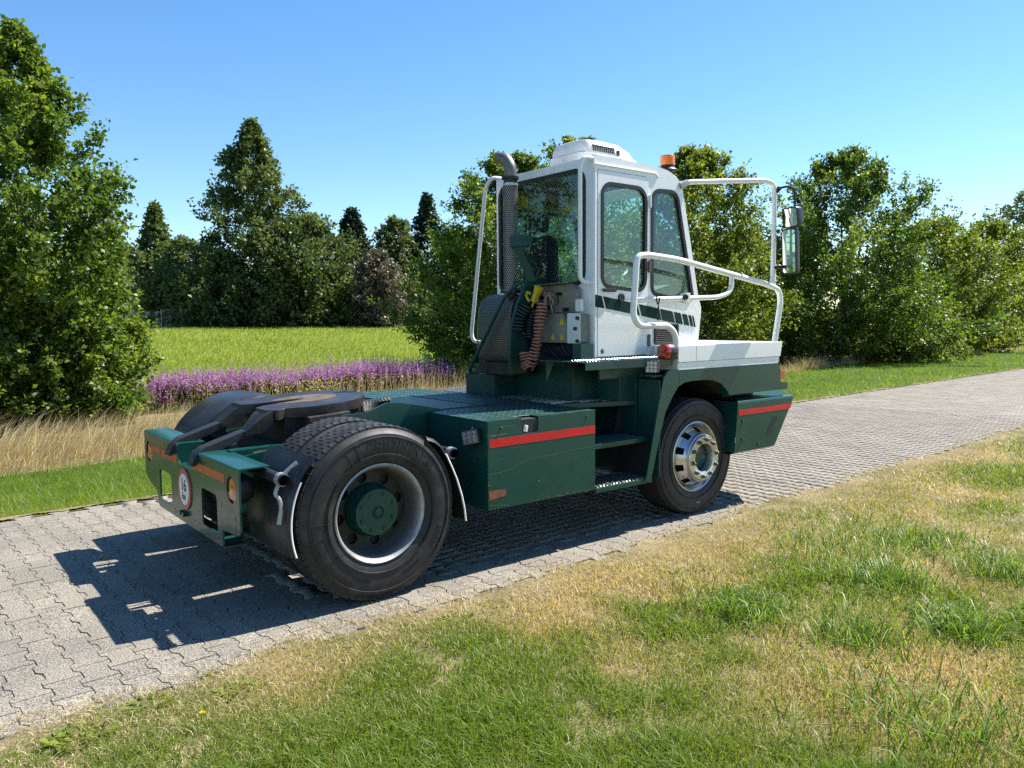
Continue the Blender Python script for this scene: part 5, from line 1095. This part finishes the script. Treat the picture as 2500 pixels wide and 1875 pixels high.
#@@VEGPLACE@@
# ---- near left
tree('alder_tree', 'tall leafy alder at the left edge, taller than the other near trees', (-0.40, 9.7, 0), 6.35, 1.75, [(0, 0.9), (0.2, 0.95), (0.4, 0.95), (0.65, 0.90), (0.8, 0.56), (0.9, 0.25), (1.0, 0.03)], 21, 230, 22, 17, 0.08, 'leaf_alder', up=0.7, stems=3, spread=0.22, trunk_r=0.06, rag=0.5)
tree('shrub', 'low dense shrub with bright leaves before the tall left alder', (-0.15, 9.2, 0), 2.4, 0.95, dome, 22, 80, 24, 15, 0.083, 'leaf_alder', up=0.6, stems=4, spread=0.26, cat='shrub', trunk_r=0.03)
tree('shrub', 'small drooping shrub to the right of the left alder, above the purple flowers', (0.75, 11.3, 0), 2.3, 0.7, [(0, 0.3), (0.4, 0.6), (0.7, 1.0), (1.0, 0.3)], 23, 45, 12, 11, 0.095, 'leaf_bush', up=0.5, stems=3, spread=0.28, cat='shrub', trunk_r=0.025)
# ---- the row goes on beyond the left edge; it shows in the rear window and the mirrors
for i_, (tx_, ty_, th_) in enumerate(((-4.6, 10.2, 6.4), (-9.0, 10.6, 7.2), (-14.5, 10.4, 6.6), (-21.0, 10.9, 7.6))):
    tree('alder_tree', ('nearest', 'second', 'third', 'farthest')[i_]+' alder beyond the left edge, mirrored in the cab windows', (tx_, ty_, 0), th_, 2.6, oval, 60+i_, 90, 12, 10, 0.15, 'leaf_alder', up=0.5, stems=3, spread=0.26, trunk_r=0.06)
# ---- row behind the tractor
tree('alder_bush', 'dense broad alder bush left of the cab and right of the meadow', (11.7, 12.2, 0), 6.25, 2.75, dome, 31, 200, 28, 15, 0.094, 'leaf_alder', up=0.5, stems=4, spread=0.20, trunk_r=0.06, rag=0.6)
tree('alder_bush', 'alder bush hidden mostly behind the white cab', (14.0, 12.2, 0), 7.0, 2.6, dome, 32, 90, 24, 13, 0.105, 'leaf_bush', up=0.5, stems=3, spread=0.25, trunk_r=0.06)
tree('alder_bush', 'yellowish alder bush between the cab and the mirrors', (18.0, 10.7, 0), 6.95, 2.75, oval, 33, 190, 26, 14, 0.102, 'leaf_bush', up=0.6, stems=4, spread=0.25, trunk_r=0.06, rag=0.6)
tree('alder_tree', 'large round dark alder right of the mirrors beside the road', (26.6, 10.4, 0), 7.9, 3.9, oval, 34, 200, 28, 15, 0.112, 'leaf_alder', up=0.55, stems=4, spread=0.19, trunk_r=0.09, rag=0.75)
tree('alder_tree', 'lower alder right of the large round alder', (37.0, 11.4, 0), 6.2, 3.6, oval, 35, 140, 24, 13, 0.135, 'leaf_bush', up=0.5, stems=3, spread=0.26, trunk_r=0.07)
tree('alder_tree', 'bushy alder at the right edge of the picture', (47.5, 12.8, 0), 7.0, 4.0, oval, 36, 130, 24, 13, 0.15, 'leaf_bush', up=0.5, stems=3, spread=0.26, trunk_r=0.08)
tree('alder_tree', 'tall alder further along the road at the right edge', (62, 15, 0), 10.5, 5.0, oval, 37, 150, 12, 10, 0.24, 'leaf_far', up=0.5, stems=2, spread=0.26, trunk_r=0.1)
tree('shrub', 'small shrub growing at the foot of the large round alder', (28.5, 8.6, 0), 2.6, 1.9, dome, 38, 60, 12, 10, 0.13, 'leaf_bush', up=0.5, stems=3, spread=0.3, cat='shrub', trunk_r=0.03)
for i_, (bx_, by_, bh_) in enumerate(((19.5, 15.5, 5.4), (25.5, 15.2, 5.2), (33.0, 16.0, 5.6))):
    tree('hazel_bush', ('left', 'middle', 'right')[i_]+' bush filling the gaps behind the roadside alders', (bx_, by_, 0), bh_, 3.4, dome, 80+i_, 80, 16, 11, 0.20, 'leaf_far', up=0.5, stems=3, spread=0.26, trunk_r=0.05, group='bushes behind the roadside alders', cat='bush')
# ---- beyond the meadow
def far_at(px, depth):
    v = _d+_r*((px*1.1302-1250)/FPX); p = CAM+v*depth; return p[0], p[1]
def far_tree(px, depth, topy, wpx, prof, seed, mat, label, n=(120, 11, 9), leaf=0.34, up=0.35, **k):
    x, y = far_at(px, depth); z = float(ground_z(np.array(x), np.array(y)))-0.1; hz = 692-(px-1106)*0.0077
    H = (hz-topy)/1668*depth+1.652-z; tree(k.pop('name', 'broadleaf_tree'), label, (x, y, z), H, wpx/2/1668*depth, prof, seed, *n, leaf, mat, up=up, group='trees beyond the meadow', trunk_r=0.012*H+0.05, **k)
far_tree(562, 72, 282, 350, spire, 41, 'leaf_far', 'tallest spire-shaped tree beyond the meadow', (170, 20, 11), 0.32, 0.05, name='alder_tree', rag=0.8, spread=0.17, droop=0.05)
far_tree(350, 78, 452, 120, spire, 42, 'leaf_far', 'slim pointed tree beyond the meadow beside the near left alder', (110, 11, 9), 0.36, 0.3, rag=0.6)
far_tree(415, 76, 525, 170, oval, 43, 'leaf_far', 'rounded tree left of the tallest spire-shaped tree', (110, 12, 9), 0.36)
far_tree(300, 76, 545, 190, dome, 44, 'leaf_far', 'broad tree behind the wire fence panel', (110, 12, 9), 0.36)
far_tree(395, 70, 590, 170, dome, 45, 'leaf_far', 'low dark bush right behind the wire fence', (100, 12, 9), 0.34)
far_tree(490, 68, 555, 165, dome, 46, 'leaf_far', 'olive green bush under the left side of the tallest tree', (120, 12, 9), 0.32)
far_tree(660, 70, 478, 235, dome, 47, 'leaf_far', 'pale green broad tree at the right foot of the tallest tree', (180, 14, 10), 0.34, 0.4)
far_tree(720, 71, 590, 120, dome, 48, 'leaf_bush', 'light green low bush left of the purple-leaved bush', (90, 12, 9), 0.30)
far_tree(768, 84, 462, 140, spire, 49, 'leaf_conifer', 'dark pointed conifer behind the purple-leaved bush', (150, 13, 10), 0.34, -0.1, name='conifer_tree', rag=0.35)
far_tree(705, 92, 505, 120, dome, 55, 'leaf_conifer', 'dark tree between the pale tree and the conifer', (90, 11, 9), 0.36)
far_tree(860, 86, 480, 130, oval, 50, 'leaf_far', 'dark green tree right of the dark conifer', (110, 12, 9), 0.36)
far_tree(820, 69, 548, 112, dome, 51, 'leaf_purple', 'brownish purple-leaved bush at the meadow edge', (120, 14, 10), 0.24, 0.4, name='purple_bush', rag=0.3, cat='bush')
far_tree(930, 90, 432, 130, spire, 52, 'leaf_conifer', 'dark conifer showing beside the dense broad alder bush', (110, 12, 9), 0.36, 0.0, name='conifer_tree')
far_tree(1010, 88, 500, 200, dome, 53, 'leaf_far', 'tree mostly hidden behind the dense broad alder bush', (90, 11, 8), 0.4)
far_tree(205, 84, 500, 230, dome, 54, 'leaf_far', 'tree mostly hidden behind the near left alder', (90, 11, 8), 0.4)
far_tree(60, 86, 520, 260, dome, 56, 'leaf_far', 'tree at far left hidden behind the near alder', (90, 11, 8), 0.4)
far_tree(880, 75, 610, 110, dome, 57, 'leaf_far', 'low bush between the purple bush and the broad alder', (90, 11, 8), 0.32)
far_tree(1190, 95, 480, 300, dome, 58, 'leaf_far', 'broad tree behind the cab seen between the alders', (90, 11, 8), 0.45)
# ---- wire fence and concrete blocks at the meadow's far left
def fence_panel(px0, px1, depth, topy, label):
    x0, y0 = far_at(px0, depth); x1, y1 = far_at(px1, depth+1.0); z = float(ground_z(np.array(x0), np.array(y0)))-0.1; L = math.hypot(x1-x0, y1-y0); h = (692+5-topy)/1668*depth+1.652-z
    E_ = empty('wire_fence_panel', (x0, y0, z), math.atan2(y1-y0, x1-x0)); tag(E_, label, 'fence', 'fence panels at the far left of the meadow')
    for a in (0.0, L): c = S(); c.cyl((a, 0, 0), (a, 0, h), 0.035, 8); c.build('post', 'zinc', E_)
    for zz_ in (0.12, h-0.03, h*0.55): c = S(); c.cyl((0, 0, zz_), (L, 0, zz_), 0.03, 6); c.build('rail', 'zinc', E_)
    c = S()
    for i in range(1, 16): c.cyl((L*i/16, 0, 0.12), (L*i/16, 0, h-0.03), 0.006, 4)
    c.build('wire_mesh', 'zinc', E_)
fence_panel(398, 441, 66, 668, 'right end panel of the grey wire fence beyond the meadow'); fence_panel(355, 398, 66, 668, 'left wire fence panel, in front of the concrete blocks')
for px, w, h, topy, label, mat, dp in ((385, 1.5, 1.1, 684, 'pale concrete block behind the wire fence', 'concrete', 68), (340, 1.6, 1.3, 672, 'concrete block half hidden by the near left shrub', 'concrete', 68)):
    x, y = far_at(px, dp); z = float(ground_z(np.array(x), np.array(y)))-0.1; h = (697-topy)/1668*dp+1.652-z
    c = S(); c.box(-w/2, w/2, -0.4, 0.4, -0.1, h); o = c.build('concrete_block', mat, None, bevel=0.04); o.location = (x, y, z); o.rotation_euler = (0, 0, R(-38)); tag(o, label, 'block', 'concrete blocks by the fence')
x, y = far_at(310, 71); z = float(ground_z(np.array(x), np.array(y)))-0.1
E_ = empty('shed', (x, y, z), R(-38)); tag(E_, 'low shed with reddish roof behind the near left alder', 'shed')
c = S(); c.box(-2.4, 2.4, -1.2, 1.2, -0.1, 1.5); c.build('wall', 'concrete', E_); c = S(); c.prism([(-1.5, 1.5), (0, 2.1), (1.5, 1.5)], 'x', -2.6, 2.6); c.build('roof', 'brick_pink', E_)

# ---- grasses
def blades(name, x, y, z, h, w, lean, laz, tone, mat, parent=None, curl=0.5, label='', cat='grass', kind='stuff', simple=False):
    N = len(x); az = rng.uniform(0, 2*np.pi, N); bx, by = np.cos(az)*w, np.sin(az)*w; lx, ly = np.cos(laz)*lean*h, np.sin(laz)*lean*h
    base = np.stack([x, y, z-0.01], 1); side = np.stack([bx, by, 0*bx], 1); mid = np.stack([x+lx*0.35, y+ly*0.35, z+h*0.58], 1); tip = np.stack([x+lx, y+ly, z+h*(1-0.28*np.clip(lean, 0, 1.6)*curl)], 1)
    if simple: o = np_mesh(name, np.stack([base-side, base+side, tip], 1).reshape(-1, 3), 3, [(0, 1, 2)], [mat], parent, {'tone': np.clip(tone, 0, 1)})
    else: o = np_mesh(name, np.stack([base-side, base+side, mid+side*0.8, mid-side*0.8, tip], 1).reshape(-1, 3), 5, [(0, 1, 2, 3), (3, 2, 4)], [mat], parent, {'tone': np.clip(tone, 0, 1)})
    tag(o, label, cat, None, kind); return o
def polar(N, r0, r1, spread=46, bias=1.0):
    """ground points around the camera, denser nearby"""
    uu = rng.random(N); rr = r0*(r1/r0)**uu; aa = YAW+R(spread)*(rng.random(N)*2-1); return CAM[0]+rr*np.cos(aa), CAM[1]+rr*np.sin(aa), rr
# near verge lawn
x, y, rr = polar(640000, 2.2, 30, 50)
u, v = to_road(x, y); edge = VN-0.02+0.34*(NZ(x, y, 1.6, 3)-0.5)+0.22*(NZ2(x, y, 7, 2)-0.5)
dv = edge-v
keep = dv > 0
# sparse straw and moss creeping over the pavers
keep |= (dv > -0.3) & (rng.random(len(x)) < 0.35*(NZ3(x, y, 6, 2) > 0.60))
x, y, rr, dv = (a[keep] for a in (x, y, rr, dv))
gr = NZ(x, y, 0.75, 3); gr2 = NZ2(x, y, 2.2, 3); gr3 = NZ3(x, y, 5.0, 2)
dry = 0.46+(0.5-gr)*2.3+0.8*(gr2-0.5)+0.42*np.exp(-np.maximum(dv, 0)/0.35)-0.12*np.clip(dv-0.6, 0, 2.0)
lush = np.clip((gr-0.50)*5+(gr3-0.5)*2.0, 0, 1)*np.clip((dv-0.35)/0.8, 0, 1)
h = (0.018+0.026*rng.random(len(x)))*(0.7+0.6*gr3)+lush*0.034*(0.3+rng.random(len(x)))
h *= np.clip(0.35+np.maximum(dv, 0)/0.3, 0.35, 1.0)
tone = np.clip(dry-0.45*lush, 0, 1.0); sel = rng.random(len(x)) < (0.12+0.5*dry)*(1-0.6*lush); tone = np.where(sel, np.clip(tone+0.35, 0, 1), tone-0.12)+rng.normal(0, 0.09, len(x))
w = (0.0014+0.0010*rng.random(len(x)))*(1+0.7*lush)*np.clip(rr/4.0, 0.8, 4)
thin = rng.random(len(x)) < np.where(gr3 < 0.30, 0.45, 1.0)
x, y, rr, h, tone, w = (a[thin] for a in (x, y, rr, h, tone, w))
for far_, lb_ in ((False, 'patchy green and straw-brown grass in the foreground verge'), (True, 'dry yellow-green grass of the verge further along the road')):
    q_ = (rr > 5.2) == far_; n_ = int(q_.sum())
    blades('verge_grass', x[q_], y[q_], np.full(n_, -0.004), h[q_], w[q_], rng.uniform(0.2, 1.5, n_), rng.uniform(0, 2*np.pi, n_), tone[q_], 'grass', label=lb_, simple=far_)
# flattened straw lying in the verge
x, y, rr = polar(190000, 2.2, 22, 50); u, v = to_road(x, y); dv = VN+0.07+0.35*(NZ(x, y, 1.6, 3)-0.5)-v; g3 = NZ2(x, y, 1.7, 3); k_ = (dv > 0) & (rng.random(len(x)) < np.clip(0.15+1.6*(g3-0.35)+0.7*np.exp(-np.maximum(dv, 0)/0.3), 0, 1)); x, y, rr = x[k_], y[k_], rr[k_]; n_ = len(x)
blades('fallen_straw', x, y, np.full(n_, 0.006), rng.uniform(0.006, 0.022, n_), rng.uniform(0.0012, 0.0022, n_)*np.clip(rr/4, 0.8, 4), rng.uniform(1.2, 4.0, n_), rng.uniform(0, 6.28, n_), rng.normal(0.55, 0.25, n_), 'straw', curl=0.2, label='pale flattened straw lying along the paving edge')
# long arching grass near the bottom right
cl = np.array([(1.0, -3.9), (0.35, -4.15), (1.6, -3.3), (2.1, -3.6), (0.1, -3.7), (1.2, -4.5), (2.6, -3.0), (3.3, -3.4), (0.7, -3.2), (-0.35, -3.9), (2.9, -2.5), (1.9, -4.4), (-0.7, -3.5), (0.0, -3.0), (3.6, -2.7), (1.45, -2.7), (0.6, -4.7), (2.6, -4.0)])
cl = cl[[0, 2, 3, 5, 6, 7, 10, 11, 14, 15, 17]]; ci = rng.integers(0, len(cl), 5200); sp = 0.10+0.16*rng.random(len(cl)); x = cl[ci, 0]+rng.normal(0, 1, 5200)*sp[ci]; y = cl[ci, 1]+rng.normal(0, 1, 5200)*sp[ci]
lz = rng.normal(0.4, 1.3, 5200)
blades('long_grass', x, y, np.full(5200, -0.01), rng.uniform(0.07, 0.20, 5200), rng.uniform(0.0022, 0.0042, 5200), rng.uniform(0.5, 1.5, 5200), lz, rng.normal(0.22, 0.2, 5200), 'grass_lush', curl=1.3, label='long arching green blades tangled in the foreground grass')
# far verge lawn
x, y, rr = polar(330000, 7.0, 55, 50); u, v = to_road(x, y); edge = VF-0.03+0.22*(NZ(x, y, 2.0, 3)-0.5); out = lawn_outer(x)+0.5*(NZ2(x, y, 1.0, 3)-0.5)
k_ = (v > edge) & (y < out); x, y, rr, v = (a[k_] for a in (x, y, rr, v)); ed = v-VF; g3 = NZ3(x, y, 1.3, 3)
tone = 0.22+0.75*np.exp(-np.maximum(ed, 0)/0.30)+0.55*(g3-0.5)+rng.normal(0, 0.15, len(x))
h = (0.03+0.05*rng.random(len(x)))*np.clip(0.4+ed/0.4, 0.4, 1.1)*(0.7+0.7*g3)
blades('mown_grass', x, y, np.full(len(x), 0.0), h, 0.0024*np.clip(rr/8, 1, 5), rng.uniform(0.2, 1.2, len(x)), rng.uniform(0, 6.28, len(x)), tone, 'grass_lush', label='mown bright green strip along the far side of the road', simple=True)
# tall dry grass behind it
N = 52000; x = rng.uniform(-7, 16, N); y = lawn_outer(x)+rng.gamma(1.6, 0.85, N)-0.15; g3 = NZ(x, y, 1.1, 3); k_ = (y < 8.9+0.06*np.maximum(x, 0)) & (rng.random(N) < 0.25+1.1*g3); x, y, g3 = x[k_], y[k_], g3[k_]
dd = y-lawn_outer(x); h = (0.10+0.36*rng.random(len(x)))*np.clip(0.3+dd/0.9, 0.3, 1.15)*(0.5+0.9*g3)
blades('dry_grass', x, y, np.full(len(x), -0.02), h, rng.uniform(0.0022, 0.0042, len(x)), rng.uniform(0.3, 1.1, len(x)), rng.normal(-0.25, 0.7, len(x)), 0.50+0.4*(g3-0.5)+rng.normal(0, 0.22, len(x)), 'straw', label='tall straw-coloured grass leaning right behind the mown strip')
# dry tufts along the hedge on the right
N = 32000; x = rng.uniform(15, 60, N); y = lawn_outer(x)+rng.gamma(1.3, 0.55, N)-0.2; g3 = NZ(x, y, 0.6, 3); k_ = rng.random(N) < np.clip((g3-0.40)*3.5, 0, 1); x, y, g3 = x[k_], y[k_], g3[k_]
blades('dry_grass', x, y, np.full(len(x), -0.02), (0.10+0.42*rng.random(len(x)))*np.clip((g3-0.25)*2.2, 0.2, 1.2), rng.uniform(0.005, 0.010, len(x)), rng.uniform(0.2, 0.9, len(x)), rng.uniform(0, 6.28, len(x)), 0.35+rng.normal(0, 0.2, len(x)), 'straw', label='brown dry tufts at the foot of the right hedge', simple=True)
# meadow
x, y, rr = polar(300000, 15, 110, 42); k_ = (y > 13.2+0.12*x*0) & (y+0.0*x > 12.8); x, y, rr = x[k_], y[k_], rr[k_]; g3 = NZ2(x, y, 0.35, 3); g4 = NZ(x, y, 1.2, 2)
zz_ = ground_z(x, y)-0.1
far_k = np.clip(rr/20, 1, 6)
tone = 0.45+0.5*(g3-0.5)+0.4*(g4-0.5)+rng.normal(0, 0.14, len(x))
blades('meadow_grass', x, y, zz_, (0.11+0.14*rng.random(len(x)))*(0.6+0.8*g4), 0.0065*far_k, rng.uniform(0.2, 0.9, len(x)), rng.normal(0.2, 1.0, len(x)), tone, 'grass_meadow', label='long bright green meadow grass beyond the flowers', simple=True)
# loosestrife strip
N = 3300; x = np.concatenate([rng.uniform(1.0, 8.7, N)]); y = 9.75+rng.gamma(1.6, 0.5, N)+0.10*x; g3 = NZ3(x, y, 0.8, 2); k_ = rng.random(N) < 0.35+1.0*g3; x, y, g3 = x[k_], y[k_], g3[k_]; n_ = len(x)
H = rng.uniform(0.50, 0.92, n_)*(0.72+0.4*g3); lz = rng.uniform(0, 6.28, n_); ln = rng.uniform(0, 0.14, n_)
st = np.stack([x, y, np.full(n_, -0.08)], 1); tipd = np.stack([np.cos(lz)*ln, np.sin(lz)*ln, np.ones(n_)], 1)
# stems + leaves
m_ = 14; t = rng.uniform(0.08, 0.62, (n_, m_)); C_ = st[:, None]+tipd[:, None]*(t*H[:, None])[..., None]; A = unit(rng.normal(0, 1, C_.shape)*np.array([1, 1, 0.4])+np.array([0, 0, 0.35])); Nn = unit(rng.normal(0, 0.5, C_.shape)+np.array([0, 0, 1]))
L = rng.uniform(0.07, 0.13, n_*m_); V = leaves_geo(C_.reshape(-1, 3), A.reshape(-1, 3), Nn.reshape(-1, 3), L, L*0.22)
lf = np_mesh('loosestrife_leaves', V, 4, [(0, 1, 2, 3)], ['leaf_bush'], None, {'tone': rng.uniform(0.2, 0.9, n_*m_)})
m_ = 30; t = rng.uniform(0.38, 1.0, (n_, m_)); taper = 1.15-(t-0.4)*1.3; C_ = st[:, None]+tipd[:, None]*(t*H[:, None])[..., None]; az = rng.uniform(0, 6.28, (n_, m_)); A = np.stack([np.cos(az), np.sin(az), rng.uniform(0.1, 0.8, (n_, m_))], -1)
Nn = unit(rng.normal(0, 0.6, C_.shape)+np.array([0, 0, 1])); L = (0.050*taper*rng.uniform(0.8, 1.3, (n_, m_))).ravel(); V = leaves_geo(C_.reshape(-1, 3), A.reshape(-1, 3), Nn.reshape(-1, 3), L, L*0.42)
fl = np_mesh('loosestrife', V, 4, [(0, 1, 2, 3)], ['flower_purple'], None, {'tone': np.clip(np.repeat(rng.uniform(0.2, 0.9, n_), m_)+rng.normal(0, 0.12, n_*m_), 0, 1)})
tag(fl, 'strip of purple flower spikes in front of the meadow', 'flowers', None, 'stuff'); lf.parent = fl; lf['kind'] = 'stuff'
# yellow flowers among them
N = 450; c0 = np.array([(4.2, 9.7), (4.7, 9.8), (2.7, 10.0), (5.9, 10.2)]); ci = rng.choice(4, N, p=[0.45, 0.3, 0.15, 0.1]); x = c0[ci, 0]+rng.normal(0, 0.30, N); y = c0[ci, 1]+rng.normal(0, 0.2, N); z = rng.uniform(0.12, 0.5, N)
V = leaves_geo(np.stack([x, y, z], 1), rng.normal(0, 1, (N, 3)), unit(rng.normal(0, 0.6, (N, 3))+np.array([0, 0, 1])), rng.uniform(0.02, 0.05, N), rng.uniform(0.008, 0.02, N))
o = np_mesh('yellow_flowers', V, 4, [(0, 1, 2, 3)], ['flower_yellow', 'leaf_bush'], None, {'tone': rng.uniform(0, 1, N)}, face_mat=(rng.random(N) < 0.45).astype(int)); tag(o, 'low yellow flowers in front of the purple spikes', 'flowers', None, 'stuff')
N = 2600; x = rng.uniform(1.2, 9.8, N); y = 9.8+rng.gamma(1.3, 0.8, N); blades('dry_grass', x, y, np.full(N, -0.05), rng.uniform(0.15, 0.75, N), np.full(N, 0.0035), rng.uniform(0.1, 0.5, N), rng.normal(0, 1.2, N), rng.uniform(0.1, 0.8, N), 'straw', label='thin dry stalks standing among the purple flowers')
# broad-leaved weeds in the verge
def weed(px, py, rad, n, label, seed, flower=False, hgt=0.05):
    v_ = _d+_r*((px*1.1302-1250)/FPX)-_u*((py*1.1302-937.5)/FPX); t_ = -CAM[2]/v_[2]; p = CAM+v_*t_; r = np.random.default_rng(seed)
    E_ = empty('weed', (p[0], p[1], -0.012)); tag(E_, label, 'weed', 'broad-leaved weeds in the verge')
    az = r.uniform(0, 6.28, n); rr_ = rad*1.1*np.sqrt(r.random(n)); C_ = np.stack([rr_*np.cos(az)*1.3, rr_*np.sin(az)*1.0, 0.008+r.uniform(0.0, hgt*0.8, n)*r.random(n)], 1); A = np.stack([np.cos(az), np.sin(az), r.uniform(0.1, 0.7, n)], 1); Nn = unit(r.normal(0, 0.3, (n, 3))+np.array([0, 0, 1])); L = rad*r.uniform(0.22, 0.55, n)
    np_mesh('leaves', leaves_geo(C_, A, Nn, L, L*0.28), 4, [(0, 1, 2, 3)], ['leaf_bush'], E_, {'tone': r.uniform(0.3, 1, n)})
    if flower:
        c = S(); c.cyl((0, 0, 0), (0.01, 0, 0.07), 0.0015, 5); c.build('stem', 'green_tread', E_); n2 = 26; az = r.uniform(0, 6.28, n2); C_ = np.tile([[0.01, 0, 0.07]], (n2, 1)); A = np.stack([np.cos(az), np.sin(az), r.uniform(0.2, 0.7, n2)], 1)
        np_mesh('petals', leaves_geo(C_, A, np.tile([[0, 0, 1.0]], (n2, 1)), np.full(n2, 0.016), np.full(n2, 0.003)), 4, [(0, 1, 2, 3)], ['flower_yellow'], E_, {'tone': r.uniform(0.4, 1, n2)})
weed(983, 1340, 0.061, 100, 'green weed on the verge below the rear wheel', 1)
weed(520, 1490, 0.072, 120, 'broad green weed at the paving edge left of the rear wheel', 2)
weed(325, 1525, 0.065, 110, 'green weed at the paving edge, second from the bottom left corner', 3)
weed(175, 1595, 0.079, 130, 'green weed nearest the bottom left corner', 4)
weed(432, 1572, 0.040, 30, 'small weed with a single yellow flower', 5, True)
weed(1640, 1267, 0.065, 120, 'flat rosette weed in the middle of the right verge', 6)
weed(1290, 1300, 0.036, 80, 'tiny weed in dry grass in front of the side box', 7)
#weed(1400, 1395, 0.079, 110, 'upright weed in the centre of the foreground grass', 8, hgt=0.12)
